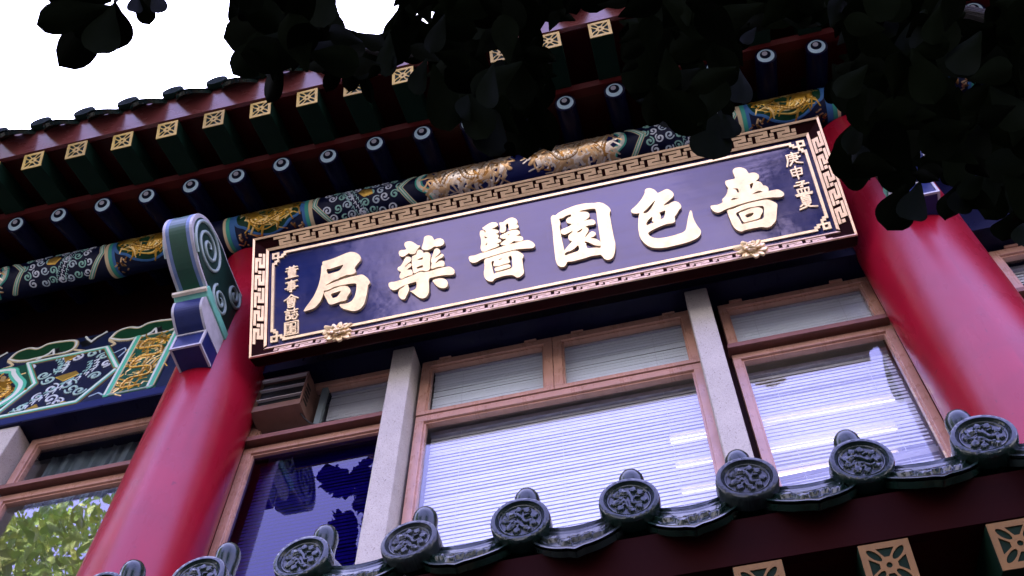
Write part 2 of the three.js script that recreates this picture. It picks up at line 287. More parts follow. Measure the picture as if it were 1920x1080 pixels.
// ---------------------------------------------------------------- the two round columns
for (const [x, label] of [[-2.462, 'round glossy red column left of the signboard'], [1.325, 'round glossy red column right of the signboard']]) {
  const t = thing('column', label, 'column', [x, -1.6, -3.1], 'red columns');
  const r = x < 0 ? 0.248 : 0.273, pts = [];
  for (let i = 0; i <= 40; i++) pts.push(new THREE.Vector2(r * (1 + 0.0025 * Math.sin(i * 1.7)), -1.6 + (i / 40) * 8));
  const g = new THREE.LatheGeometry(pts, 72), uv = g.attributes.uv;
  for (let i = 0; i < uv.count; i++) uv.setXY(i, uv.getX(i) * 1.56, uv.getY(i) * 8);
  part(t, 'shaft', g.translate(x, 0, -3.1), M.column);
  part(t, 'plinth', new THREE.CylinderGeometry(r + 0.05, r + 0.09, 0.14, 48).translate(x, -1.53, -3.1), M.plaster);
  if (x < 0) {                                                     // a flattened ellipsoid, shaped here but not added to the scene
    const s = new THREE.SphereGeometry(1, 20, 12); s.scale(0.03, 0.07, 0.004).rotateY(0.85); s.translate(x + 0.188, 5.03, -3.1 + 0.166); void s;
  }
}

// ---------------------------------------------------------------- mullion pillars
for (const [x0, x1, label] of [[-1.465, -1.345, 'grey stone-chip pillar between left and middle windows'], [0.144, 0.262, 'grey stone-chip pillar between middle and right windows'], [-3.95, -3.69, 'grey stone-chip pillar at the far left edge']]) {
  const t = thing('pillar', label, 'pillar', [(x0 + x1) / 2, 2.4, -3.24], 'grey window pillars');
  part(t, 'shaft', box(x0, x1, 2.4, 5.268, -3.36, -3.13, 0.006), M.plaster);
}

// ---------------------------------------------------------------- windows
const slatShape = (() => { const a = 1.3, w = 0.0262; const pts = []; const c = [[0, 0], [0.5, 0.0022], [1, 0]]; for (const [s, b] of c) pts.push([(s - 0.5) * w, b]); for (const [s, b] of [...c].reverse()) pts.push([(s - 0.5) * w, b - 0.0007]); const ca = Math.cos(a), sa = Math.sin(a); return pts.map(([s, b]) => [-(s * ca + b * -sa), s * sa + b * ca]); })();
const slatCache = new Map();
function slatGeo(L) { if (!slatCache.has(L)) slatCache.set(L, [0, 1, 2].map((k) => { const g = prism(slatShape, -L / 2, L / 2); g.rotateX((k - 1) * 0.035); return g; })); return slatCache.get(L); }
function blind(t, x0, x1, y0, y1, z, mat = M.slat, bent = null) {
  const L = x1 - x0, gs = slatGeo(L), head = part(t, 'blind', box(x0, x1, y1, y1 + 0.03, z - 0.02, z + 0.016), M.white);
  const b = baseOf(t); let k = 0;
  for (let y = y1 - 0.014; y > y0; y -= 0.0262, k++) {
    const s = sub(head, 'slat', gs[Math.floor(rnd() * 3)], mat, [(x0 + x1) / 2 - b[0] + ran(-0.002, 0.002), y - b[1] + ran(-0.0006, 0.0006), z - b[2]]);
    s.rotation.z = ran(-0.0022, 0.0022); s.rotation.x = ran(-0.09, 0.09) + 0.04 * Math.sin(k * 0.7) + (mat === M.slatLifted || L < 0.5 ? 0.2 : 0);
    if (bent && bent[k]) { s.rotation.z = bent[k][0]; s.rotation.x = bent[k][1]; s.position.y += bent[k][2]; s.position.z += bent[k][3] ?? 0; }
  }
  for (const f of L > 0.9 ? [0.12, 0.5, 0.88] : [0.18, 0.82]) sub(head, 'ladder_cord', new THREE.CylinderGeometry(0.0009, 0.0009, y1 - y0, 5), M.cord, [x0 + L * f - b[0], (y0 + y1) / 2 - b[1], z + 0.014 - b[2]]);
}
function sash(t, x0, x1, y0, y1, w, z, glass = M.glass) {         // four rails with a stepped inner bead, and the pane
  const f = part(t, 'frame', merge([
    box(x0, x1, y1 - w, y1, z - 0.05, z, 0.003), box(x0, x1, y0, y0 + w * 0.62, z - 0.05, z, 0.003), box(x0, x0 + w, y0 + w * 0.62, y1 - w, z - 0.05, z, 0.003), box(x1 - w, x1, y0 + w * 0.62, y1 - w, z - 0.05, z, 0.003),
    box(x0 + w, x1 - w, y1 - w - 0.01, y1 - w, z - 0.045, z - 0.014), box(x0 + w, x1 - w, y0 + w * 0.62, y0 + w * 0.62 + 0.01, z - 0.045, z - 0.014), box(x0 + w, x0 + w + 0.01, y0 + w * 0.62 + 0.01, y1 - w - 0.01, z - 0.045, z - 0.014), box(x1 - w - 0.01, x1 - w, y0 + w * 0.62 + 0.01, y1 - w - 0.01, z - 0.045, z - 0.014)]), M.frame);
  part(t, 'pane', box(x0 + w, x1 - w, y0 + w * 0.62, y1 - w, z - 0.035, z - 0.031), glass);
  return f;
}
function hinge(t, x, y, z) { part(t, 'hinge', merge([box(x - 0.034, x + 0.034, y, y + 0.018, z - 0.02, z + 0.012, 0.003), box(x - 0.012, x + 0.012, y + 0.018, y + 0.028, z - 0.02, z + 0.006)]), M.frame); }
function hood(t, x0, x1, y) {                                     // the little drip ledge over the lower sash
  part(t, 'drip_ledge', merge([box(x0, x1, y, y + 0.016, ZW - 0.03, ZW + 0.05, 0.003), box(x0, x1, y - 0.02, y, ZW + 0.043, ZW + 0.05)]), M.frameDark);
}
const LOW = 3.14;
{ // middle
  const t = thing('window', 'wide middle window with white venetian blind below the signboard', 'window', [-0.59, LOW, ZW]);
  sash(t, -1.329, -0.6005, 4.77, 5.264, 0.048, ZW + 0.006); sash(t, -0.5985, 0.15, 4.77, 5.264, 0.048, ZW + 0.006);
  sash(t, -1.329, 0.15, LOW, 4.764, 0.047, ZW);
  hinge(t, -1.2, 5.266, ZW); hinge(t, -0.72, 5.266, ZW); hinge(t, -0.46, 5.266, ZW); hinge(t, 0.04, 5.266, ZW);
  blind(t, -1.27, 0.095, 4.8, 5.215, -3.315, M.slatLifted); blind(t, -1.275, 0.1, 3.2, 4.72, -3.37);
}
{ // right
  const t = thing('window', 'right window beside the right red column with lamps glowing through its blind', 'window', [0.69, LOW, ZW]);
  sash(t, 0.3, 1.085, 4.815, 5.25, 0.041, ZW + 0.004); sash(t, 0.3, 1.085, LOW, 4.772, 0.041, ZW);
  hood(t, 0.29, 1.12, 4.79);
  part(t, 'ledge_bracket', prism([[ZW + 0.06, 4.815], [ZW - 0.01, 4.84], [ZW - 0.01, 4.74]], 1.082, 1.094), M.frame);
  hinge(t, 0.4, 5.252, ZW); hinge(t, 0.93, 5.252, ZW);
  blind(t, 0.345, 1.04, 4.85, 5.205, -3.315, M.slatLifted);
  blind(t, 0.348, 1.04, 3.2, 4.71, -3.37, M.slat, { 6: [0.012, -0.3, 0], 14: [-0.012, 0.2, 0], 27: [0.035, -0.6, 0.008], 28: [-0.06, -1.2, -0.006], 29: [-0.085, -1.35, -0.016, 0.006], 30: [0.03, -0.4, -0.006], 36: [0.014, -0.4, 0] });
}
{ // left of the middle, with the air conditioner above
  const t = thing('window', 'dark violet window under the air conditioner beside the left red column', 'window', [-1.85, LOW, ZW]);
  sash(t, -2.262, -1.462, 4.815, 5.272, 0.043, ZW + 0.004); sash(t, -2.262, -1.462, LOW, 4.772, 0.046, ZW, M.tinted);
  part(t, 'stile', box(-1.905, -1.872, 4.846, 5.222, ZW - 0.03, ZW - 0.004), M.curtain);
  hood(t, -2.31, -1.466, 4.79);
  part(t, 'ledge_bracket', prism([[ZW + 0.06, 4.815], [ZW - 0.01, 4.84], [ZW - 0.01, 4.74]], -2.29, -2.278), M.frame);
  hinge(t, -1.6, 5.274, ZW);
  blind(t, -1.87, -1.5, 4.86, 5.22, -3.315, M.slat, { 9: [0.02, 0.2, 0], 10: [-0.04, -0.4, 0.004], 11: [0.16, -0.7, 0.02], 12: [0.22, -0.3, 0.02] });
  blind(t, -2.2, -1.5, 3.2, 4.71, -3.37);
}
{ // the next bay on the left
  const t = thing('window', 'window left of the left red column mirroring a sunlit tree', 'window', [-3.15, LOW, ZW]);
  sash(t, -3.667, -2.62, 4.815, 5.27, 0.047, ZW + 0.004); sash(t, -3.667, -2.62, LOW, 4.772, 0.047, ZW);
  hood(t, -3.667, -2.62, 4.79);
  hinge(t, -3.52, 5.272, ZW); hinge(t, -2.99, 5.272, ZW);
  part(t, 'curtain', (() => { const n = 60, p = []; for (let i = 0; i <= n; i++) p.push(new THREE.Vector2(-3.62 + (i / n) * 1.0, -3.4 + 0.012 * Math.sin(i * 1.1) + 0.006 * Math.sin(i * 2.7))); const s = new THREE.Shape([...p, ...p.slice().reverse().map((q) => new THREE.Vector2(q.x, q.y - 0.003))]); const g = new THREE.ExtrudeGeometry(s, { depth: 0.55, bevelEnabled: false }); g.rotateX(-Math.PI / 2); return (() => { const a = g.attributes.position; for (let i = 0; i < a.count; i++) { const x = a.getX(i), y = a.getY(i), z = a.getZ(i); a.setXYZ(i, x, 4.72 + y, -z); } g.computeVertexNormals(); return g; })(); })(), M.curtain);
}
{ // the next bay on the right
  const t = thing('window', 'window at the right edge beyond the right red column', 'window', [2.2, LOW, ZW]);
  sash(t, 1.7, 2.5, 4.815, 5.25, 0.05, ZW + 0.004); sash(t, 1.7, 2.5, LOW, 4.772, 0.05, ZW);
  hood(t, 1.68, 2.5, 4.79); hinge(t, 1.83, 5.252, ZW); hinge(t, 2.3, 5.252, ZW);
  blind(t, 1.75, 2.45, 4.85, 5.19, -3.36); blind(t, 1.75, 2.45, 4.3, 4.71, -3.37);
}
{ // window air conditioner
  const x0 = -2.225, x1 = -1.945, y0 = 4.93, y1 = 5.235, z0 = -3.34, z1 = -3.135;
  const t = thing('air_conditioner', 'brown metal window air conditioner with open louvres beside the left column', 'air conditioner', [-2.085, y0, -3.2]);
  part(t, 'case', merge([box(x0, x1, y0, y0 + 0.012, z0, z1), box(x0, x1, y1 - 0.006, y1, z0, z1), box(x0, x0 + 0.008, y0 + 0.012, y1 - 0.006, z0, z1), box(x1 - 0.008, x1, y0 + 0.012, y1 - 0.006, z0, z1)]), M.acCase);
  part(t, 'front_lip', box(x0, x1, y0 + 0.0125, y0 + 0.05, z1 - 0.012, z1 - 0.002), M.acCase);
  part(t, 'dark_core', box(x0 + 0.009, x1 - 0.009, y0 + 0.013, y1 - 0.007, z0, z1 - 0.035), M.black); part(t, 'louvre', box(x0 + 0.008, x1 - 0.008, y1 - 0.012, y1 - 0.0065, z1 - 0.02, z1 - 0.002), M.metal);
  for (const y of [y0 + 0.125, y0 + 0.215]) { const g = box(-0.136, 0.136, -0.002, 0.002, -0.009, 0.009); g.rotateX(0.15); part(t, 'louvre', g, M.metal, [(x0 + x1) / 2 - (y > 5.1 ? 0.01 : 0), y, z1 - 0.02]); }
  part(t, 'power_cable', new THREE.TubeGeometry(new THREE.CatmullRomCurve3([[x1 - 0.02, y0 + 0.004, -3.2], [x1 + 0.02, y0 - 0.05, -3.22], [x1 + 0.06, y0 - 0.075, -3.235], [x1 + 0.2, y0 - 0.078, -3.24], [-1.47, y0 - 0.07, -3.24]].map((q) => new THREE.Vector3(...q))), 30, 0.0045, 6), M.black);
  for (let i = 0; i < 5; i++) part(t, 'vent_slot', box(x1, x1 + 0.002, y0 + 0.06 + i * 0.035, y0 + 0.078 + i * 0.035, z1 - 0.07, z1 - 0.02), M.black);
}

// ---------------------------------------------------------------- the painted beam over the windows
{
  const C = new Carving(1100, 520), X0 = -4.65, X1 = -2.55, Y0 = 5.275, Y1 = 6.16;
  C.S = (x) => ((x - X0) / (X1 - X0)) * 1100; C.T = (y) => ((Y1 - y) / (Y1 - Y0)) * 520; C.k = 1100 / (X1 - X0);
  const W = '#cfd6cc', Mi = '#4fb08e', GR = '#08381f', NB = '#070f2c', CR = '#cbb98c';
  C.fill([[X0, Y0], [X1, Y0], [X1, Y1], [X0, Y1]], '#0a1838', 0.3);
  C.fill([[X0, Y0], [X1, Y0], [X1, 5.352], [X0, 5.352]], '#101c52', 0.45);
  const cloud = (dx) => {                                         // the green cloud heads along the top
    const p = C.smoothCurve([[-3.386, 6.05], [-3.359, 6.125], [-3.286, 6.145], [-3.211, 6.115], [-3.161, 6.148], [-3.062, 6.145], [-2.95, 6.11], [-2.93, 6.02], [-2.97, 5.99], [-3.05, 6.0]], 5).map(([x, y]) => [x + dx, y]);
    const q = [...p, [-3.237 + dx, 5.985], [-3.30 + dx, 6.0], [-3.34 + dx, 6.02]];
    C.fill(q, GR, 0.7); C.line([...q, q[0]], 0.03, '#a89a72', 0.78); C.line([...q, q[0]], 0.014, W, 0.85);
    C.line(C.smoothCurve([[-3.386, 6.03], [-3.33, 5.965], [-3.4, 5.945], [-3.49, 5.95], [-3.58, 5.985], [-3.67, 6.035]], 5).map(([x, y]) => [x + dx, y]), 0.018, CR, 0.8);
    C.fill([[-3.12, 6.0], [-3.09, 6.06], [-3.05, 6.075], [-3.035, 6.03], [-2.97, 5.995]].map(([x, y]) => [x + dx, y]), '#04080c', 0.5);
    C.line([[-3.17, 5.965], [-3.10, 6.02], [-3.085, 6.06], [-3.06, 5.995]].map(([x, y]) => [x + dx, y]), 0.016, W, 0.8);
    C.fill([[-3.62, 6.1], [-3.5, 6.15], [-3.44, 6.15], [-3.53, 6.03], [-3.57, 6.03]].map(([x, y]) => [x + dx, y]), '#05070c', 0.28);
    C.line([[-3.588, 6.15], [-3.56, 6.11], [-3.522, 6.07]].map(([x, y]) => [x + dx, y]), 0.016, W, 0.7); C.line([[-3.522, 6.07], [-3.5, 6.11], [-3.449, 6.155]].map(([x, y]) => [x + dx, y]), 0.016, W, 0.7);
  };
  cloud(0); cloud(-0.69);
  // six-sided panel of scrolls
  const hex = [[-3.905, 5.945], [-3.374, 5.945], [-3.209, 5.657], [-3.367, 5.362], [-3.905, 5.362], [-3.746, 5.668]];
  C.fill(hex, NB, 0.5);
  for (const [x, y, r, t, d] of [[-3.86, 5.89, 0.045, 1, 1], [-3.45, 5.9, 0.045, 0, 1], [-3.36, 5.84, 0.045, 2, -1], [-3.31, 5.74, 0.04, 3, 1], [-3.55, 5.89, 0.04, 1, -1], [-3.62, 5.8, 0.05, 2, 1], [-3.72, 5.75, 0.045, 0, -1], [-3.66, 5.68, 0.045, 2, 1], [-3.34, 5.62, 0.042, 2, -1], [-3.6, 5.57, 0.05, 1, -1], [-3.5, 5.58, 0.055, 0, 1], [-3.45, 5.52, 0.045, 2, 1], [-3.39, 5.48, 0.045, 4, -1], [-3.66, 5.5, 0.042, 1, 1], [-3.56, 5.45, 0.05, 3, 1], [-3.5, 5.4, 0.042, 1, -1], [-3.74, 5.42, 0.04, 2, 1]]) { C.curl(x, y, r * 1.15, t * 1.57, d, NB, 0.4, 0.036); C.curl(x, y, r, t * 1.57, d, (t & 1) ? '#c4ccd0' : '#9fc0b4', 0.85, 0.017); }
  const scales = (x0, y0, x1, y1, bend) => { for (let k = 0; k < 2; k++) for (let i = 0; i < 7; i++) { const f = i / 6, x = x0 + (x1 - x0) * f + bend * Math.sin(f * 3.14) + k * 0.045, y = y0 + (y1 - y0) * f; C.line([[x, y], [x + 0.028, y + 0.012], [x + 0.02, y - 0.022]], 0.009, k ? '#c6d2d0' : '#86b2a6', 0.85); } };
  scales(-3.72, 5.93, -3.66, 5.76, 0.03); scales(-3.45, 5.8, -3.56, 5.6, 0.06); scales(-3.6, 5.56, -3.8, 5.39, 0.0);
  for (const p of [[[-3.66, 5.94], [-3.58, 5.945], [-3.56, 5.9], [-3.62, 5.86]], [[-3.63, 5.7], [-3.5, 5.73], [-3.46, 5.68], [-3.55, 5.63]], [[-3.72, 5.37], [-3.6, 5.37], [-3.64, 5.43]], [[-3.5, 5.37], [-3.42, 5.37], [-3.45, 5.4]], [[-3.85, 5.37], [-3.78, 5.37], [-3.8, 5.39]]]) C.fill(p, '#c9a548', 0.72, true);
  C.line([...hex, hex[0]], 0.05, '#6b5a30', 0.7); C.line([...hex, hex[0]], 0.034, Mi, 0.82); C.line([...hex, hex[0]], 0.016, W, 0.92);
  // upright panel with a gilded dragon
  C.fill([[-3.205, 5.352], [-2.88, 5.352], [-2.9, 5.985], [-3.205, 5.985]], '#0e4a34', 0.5);
  C.dragon([[-2.98, 5.9], [-3.1, 5.93], [-3.12, 5.85], [-2.98, 5.82], [-2.97, 5.74], [-3.1, 5.73], [-3.12, 5.64], [-2.98, 5.6], [-2.97, 5.52], [-3.09, 5.5], [-3.11, 5.42], [-2.99, 5.41]], 0.034, 110);
  for (const x of [-3.18, -2.915]) { C.line([[x, 5.37], [x, 5.985]], 0.05, Mi, 0.85); C.line([[x - 0.012, 5.37], [x - 0.012, 5.985]], 0.014, W, 0.95); C.line([[x + 0.024, 5.37], [x + 0.024, 5.985]], 0.008, CR, 0.95); }
  C.line([[-3.17, 5.362], [-2.9, 5.362]], 0.014, '#9fb0a4', 0.9);
  // eight-lobed panel at the far left
  const oct = C.smoothCurve([[-4.6, 5.91], [-3.99, 5.9], [-3.96, 5.85], [-3.91, 5.78], [-3.85, 5.7], [-3.84, 5.6], [-3.88, 5.53], [-3.97, 5.47], [-4.6, 5.44]], 4);
  C.fill([[-4.65, 5.36], [-3.92, 5.36], [-3.77, 5.66], [-3.92, 5.95], [-4.65, 5.95]], '#0d4632', 0.48); C.fill(oct, '#0e1530', 0.45);
  C.dragon([[-4.0, 5.75], [-3.92, 5.66], [-3.98, 5.58], [-4.12, 5.62], [-4.2, 5.75], [-4.32, 5.7], [-4.4, 5.58], [-4.55, 5.65]], 0.06, 60);
  C.line(oct, 0.07, Mi, 0.75); C.line(oct, 0.03, W, 0.9);
  C.line([[-3.3, 5.86], [-3.24, 5.9], [-3.22, 5.86], [-3.25, 5.8]], 0.01, '#9fb6c4', 0.6); C.line([[-3.3, 5.4], [-3.25, 5.42], [-3.215, 5.39]], 0.012, '#9fb6c4', 0.6);
  const F = C.heights();
  const t = thing('painted_beam', 'dark blue beam with carved scroll and gilded dragon panels at left', 'beam', [-0.6, 5.275, -3.2]);
  part(t, 'beam_body', box(-7.2, 5.2, 5.272, 6.16, -3.4, -3.125, 0.004), M.navy);
  part(t, 'carved_panel', reliefGrid(460, 200, (u, v) => [X0 + (X1 - X0) * u, Y0 + (Y1 - Y0) * v, -3.124 + 0.026 * sample(F, 1100, 520, u, v)]), C.material());
  part(t, 'panel_edge', merge([box(X0, X1, 5.262, 5.28, -3.14, -3.112), box(X1, 5.2, 5.264, 5.34, -3.124, -3.11), box(-7.2, X0, 5.264, 5.34, -3.124, -3.11)]), M.navy);
}
// ---------------------------------------------------------------- the round purlin, painted in repeating lengths
{
  const P = 4.07, half = P / 2, w = 2048, h = 256, A0 = -150, A1 = 40, R = 0.1075, C = new Carving(w, h);
  const arc = ((A1 - A0) * Math.PI / 180) * R;                   // v in metres along the skin, 0 at A0
  const deg = (a) => ((a - A0) / (A1 - A0)) * arc;
  C.k = w / P; C.T = (y) => (1 - y / arc) * h;
  const W = '#c9cdb8', Mi = '#3f9c86', BL = '#3c6a9c', NB = '#060c2a', GR = '#07341c', CR = '#cdbb92';
  for (const side of [0, 1]) {
    C.S = (x) => (side ? P - x : x) * (w / P);
    const rect = (a, b, col, hg) => C.fill([[a, 0], [b, 0], [b, arc], [a, arc]], col, hg);
    rect(0, half + 0.002, '#070d28', 0.35);
    for (const [a, b, c2, hg] of [[0.105, 0.125, CR, 0.6], [0.125, 0.15, Mi, 0.6], [0.15, 0.185, BL, 0.55], [0.63, 0.65, BL, 0.55], [0.65, 0.675, Mi, 0.6], [0.675, 0.7, CR, 0.6]]) rect(a, b, c2, hg);
    rect(0.185, 0.63, '#0c1430', 0.35);
    const cart = C.smoothCurve([[0.19, deg(25)], [0.185, deg(-5)], [0.2, deg(-38)], [0.25, deg(-52)], [0.3, deg(-72)], [0.4, deg(-88)], [0.5, deg(-74)], [0.55, deg(-54)], [0.61, deg(-40)], [0.635, deg(-5)], [0.625, deg(25)]], 5);
    C.fill([...cart, [0.62, arc], [0.19, arc]], GR, 0.5); C.line(cart, 0.022, BL, 0.68);
    const flow = ['#c99a3c', '#e0bb62', '#b58328', '#efd79a'];
    for (let i = 0; i < 7; i++) { const o = i * 0.011, wv = () => ran(-6, 6), p = C.smoothCurve([[0.25 + o * 1.2, deg(4 + i * 2 + wv())], [0.28 + o * 1.1, deg(-34 + i * 3 + wv())], [0.36 + o * 0.6, deg(-62 + i * 4 + wv())], [0.45 - o * 0.2, deg(-58 + i * 4 + wv())], [0.52 - o * 0.4, deg(-44 + i * 3 + wv())], [0.59 - o, deg(-34 + i * 3 + wv())]], 4); C.taper(p, 0.014, 0.005, flow[i % 4], 0.75 + 0.2 * rnd(), true); }
    C.dragon([[0.57, deg(8)], [0.52, deg(-12)], [0.45, deg(10)], [0.38, deg(14)], [0.31, deg(-4)], [0.3, deg(-34)], [0.37, deg(-50)], [0.45, deg(-36)], [0.5, deg(-26)]], 0.036, 46);
    C.fill([[0.26, deg(-8)], [0.31, deg(-30)], [0.36, deg(-26)], [0.34, deg(5)], [0.29, deg(14)]], '#b98f34', 0.95, true); C.fill([[0.46, deg(4)], [0.52, deg(-20)], [0.58, deg(-14)], [0.56, deg(14)], [0.5, deg(20)]], '#c9a648', 0.95, true);
    for (let i = 0; i < 26; i++) { const x = ran(0.22, 0.6), a = ran(-8, 34); C.taper([[x, deg(a)], [x + ran(-0.03, 0.03), deg(a + ran(-14, 14))], [x + ran(-0.05, 0.05), deg(a + ran(-14, 14))]], 0.012, 0.004, flow[i % 4], 0.85, true); }
    for (const cx of [0.225, 0.6]) for (let i = 0; i < 12; i++) { const x = cx + ran(-0.035, 0.035), a = ran(-110, -70); C.taper([[x, deg(a)], [x + ran(-0.02, 0.02), deg(a + ran(-10, 16))]], 0.013, 0.005, ['#a8825a', '#caa878', '#7a5630'][i % 3], 0.8, true); }
    // length of white scrolls with pointed ends
    const hex = [[0.73, deg(20)], [0.715, deg(-30)], [0.83, deg(-108)], [1.365, deg(-108)], [1.27, deg(-30)], [1.36, deg(20)], [1.36, arc], [0.73, arc]];
    C.fill(hex, NB, 0.5);
    for (let i = 0; i < 34; i++) { const gx = i % 9, gy = Math.floor(i / 9), x = 0.8 + gx * 0.062 + (gy & 1) * 0.03 + ran(-0.01, 0.01), a = 12 - gy * 32 + ran(-6, 6); if (x > 1.29 - (a < -60 ? -0.04 : 0) || (x > 0.93 && x < 1.1 && a > -75 && a < 5 && gx % 2)) continue; const dir = gx & 1 ? 1 : -1, tt = ran(0, 6.28); C.curl(x, deg(a), 0.031, tt, dir, NB, 0.42, 0.028); C.curl(x, deg(a), 0.028, tt, dir, ['#cfd6dc', '#8fc0ae', '#b6c6cc'][i % 3], 0.85, 0.013); }
    for (let k = 0; k < 3; k++) for (let i = 0; i < 9; i++) { const x = 0.88 + k * 0.03 + 0.012 * i, a = 15 - i * 13; C.line([[x, deg(a)], [x + 0.014, deg(a + 7)], [x + 0.016, deg(a - 5)]], 0.006, k & 1 ? '#dfe4e6' : '#9cc4b8', 0.85); }
    C.fill([[1.0, deg(-14)], [1.04, deg(2)], [1.09, deg(-6)], [1.1, deg(-30)], [1.04, deg(-36)]], '#caa24c', 0.85, true);
    for (const q of [[hex[0], hex[1], hex[2]], [hex[5], hex[4], hex[3]]]) { C.line(q, 0.036, CR, 0.62); C.line(q, 0.024, Mi, 0.72); C.line(q, 0.01, W, 0.8); }
    // pale band, then gilded dragons on blue to the middle of the length
    const band = C.smoothCurve([[1.43, deg(20)], [1.395, deg(-15)], [1.4, deg(-42)], [1.46, deg(-68)], [1.49, deg(-110)]], 5);
    C.fill([...band, [half + 0.01, deg(-110)], [half + 0.01, arc], [1.43, arc]], '#10184a', 0.45); C.line(band, 0.05, Mi, 0.62); C.line(band, 0.026, W, 0.75);
    C.dragon([[1.93, deg(-20)], [1.85, deg(-2)], [1.78, deg(-46)], [1.7, deg(-40)], [1.66, deg(-4)], [1.58, deg(-18)], [1.53, deg(-50)], [1.5, deg(-20)]], 0.05, 150, ['#e6bb84', '#f4d8ae', '#fff0d8', '#9a6c38']);
    for (let i = 0; i < 40; i++) { const x = ran(1.5, 1.97), a = ran(-84, 20); C.taper([[x, deg(a)], [x + ran(-0.03, 0.03), deg(a + ran(-12, 12))], [x + ran(-0.04, 0.04), deg(a + ran(-16, 16))]], 0.016, 0.005, ['#e8c090', '#fae2c0', '#c08a48'][i % 3], 0.8, true); }
  }
  const F = C.heights(), X0 = -0.655 - half, t = thing('purlin', 'round eave purlin painted with scrolls and gilded dragons above the signboard', 'beam', [-0.655, 6.4, -2.8]);
  const grid = (x0, x1, n) => reliefGrid(n, 44, (u, v) => { const x = x0 + (x1 - x0) * u, q = (((x - X0) / P) % 1 + 1) % 1, a = (A0 + (A1 - A0) * v) * Math.PI / 180, r = R + 0.013 * sample(F, w, h, q, v); return [x, 6.517 + r * Math.sin(a), -2.8 + r * Math.cos(a), (x - X0) / P, v]; });
  part(t, 'painted_skin', grid(-4.6, 2.2, 1500), C.material());
  part(t, 'log', new THREE.CylinderGeometry(R - 0.002, R - 0.002, 12, 40).rotateZ(Math.PI / 2).translate(-0.9, 6.517, -2.8), M.navy);
}

// ---------------------------------------------------------------- scrolled brackets on the columns
function scrollBracket(cx, label) {
  const t = thing('bracket', label, 'bracket', [cx, 5.02, -2.84], 'scrolled beam-end brackets on the columns');
  const c3 = (p, n) => new THREE.CatmullRomCurve3(p.map(([z, y]) => new THREE.Vector3(z, y, 0)), false, 'catmullrom', 0.5).getPoints(n).map((q) => [q.x, q.y]);
  const head = [...c3([[-2.585, 5.375], [-2.437, 5.402], [-2.315, 5.462], [-2.25, 5.53], [-2.25, 5.64], [-2.314, 5.728], [-2.395, 5.774], [-2.522, 5.795], [-2.64, 5.785]], 36), [-3.0, 5.785], [-3.0, 5.36], [-2.8, 5.33]];
  const hw = 0.085, cuts = [[-hw, -hw + 0.016, M.white, 'pale_edge'], [-hw + 0.016, -hw + 0.036, M.paleBlue, 'blue_edge'], [-hw + 0.036, hw - 0.036, M.brightGreen, 'green_face'], [hw - 0.036, hw - 0.016, M.paleBlue, 'blue_edge'], [hw - 0.016, hw, M.white, 'pale_edge']];
  for (const [a, b, m, n] of cuts) part(t, n, prism(head, cx + a, cx + b), m);
  // the side cheeks: a green plate with raised pale scrolls
  const mid = [-2.6, 5.58], inner = head.map(([z, y]) => [z < -2.9 ? z : mid[0] + (z - mid[0]) * 0.93, mid[1] + (y - mid[1]) * 0.9]);
  for (const s of [-1, 1]) {
    part(t, 'cheek', s > 0 ? prism(inner, cx + hw, cx + hw + 0.004) : prism(inner, cx - hw - 0.004, cx - hw), M.deepGreen);
    const spiral = (z, y, rz, ry, turns, a0, dir) => { const p = []; for (let i = 0; i <= 70; i++) { const f = i / 70, a = a0 + dir * f * turns * 6.283, q = 1 - 0.9 * f; p.push(new THREE.Vector3(cx + s * (hw + 0.006), y + Math.sin(a) * ry * q, z + Math.cos(a) * rz * q)); } return new THREE.CatmullRomCurve3(p); };
    for (const [z, y, rz, ry, turns, a0, dir] of [[-2.45, 5.59, 0.175, 0.165, 2.6, -1.2, 1], [-2.71, 5.45, 0.095, 0.09, 2.0, 0.6, -1], [-2.8, 5.66, 0.08, 0.09, 1.8, 2, 1]]) part(t, 'scroll', new THREE.TubeGeometry(spiral(z, y, rz, ry, turns, a0, dir), 150, 0.0105, 6), std([0.3, 0.4, 0.38], { map: again(N.tone, 4) }));
  }
  // mint collar, blue ogee and boxed foot
  part(t, 'collar', prism([[-2.575, 5.392], [-2.56, 5.34], [-2.6, 5.318], [-2.98, 5.3], [-2.98, 5.36]], cx - hw - 0.012, cx + hw + 0.012, 0.004), M.mint);
  part(t, 'collar_edge', prism([[-2.552, 5.347], [-2.556, 5.331], [-2.572, 5.326], [-2.574, 5.336], [-2.564, 5.344]], cx - hw - 0.014, cx + hw + 0.014), M.cream);
  const ogee = [...c3([[-2.6, 5.318], [-2.585, 5.28], [-2.6, 5.215], [-2.66, 5.175], [-2.705, 5.158]], 20), [-2.98, 5.158], [-2.98, 5.318]];
  part(t, 'blue_ogee', prism(ogee, cx - hw + 0.012, cx + hw - 0.012), M.blue);
  for (const s of [-1, 1]) part(t, 'pale_edge', s < 0 ? prism(ogee, cx - hw - 0.002, cx - hw + 0.012) : prism(ogee, cx + hw - 0.012, cx + hw + 0.002), M.white);
  part(t, 'foot', box(cx - hw, cx + hw, 5.022, 5.156, -2.98, -2.716), M.blue);
  const e = 0.012, fx = [cx - hw - 0.003, cx + hw + 0.003];
  part(t, 'foot_edge', merge([box(fx[0], fx[1], 5.145, 5.159, -2.722, -2.711), box(fx[0], fx[1], 5.017, 5.03, -2.722, -2.711), box(fx[0], fx[0] + e, 5.03, 5.145, -2.722, -2.711), box(fx[1] - e, fx[1], 5.03, 5.145, -2.722, -2.711),
    box(fx[1] - e, fx[1], 5.017, 5.03, -2.86, -2.722), box(fx[0], fx[0] + e, 5.017, 5.03, -2.86, -2.722)]), M.white);
}
scrollBracket(-2.45, 'green and blue scrolled bracket standing out from the left red column');
scrollBracket(1.335, 'scrolled bracket on the right red column, mostly hidden by leaves');

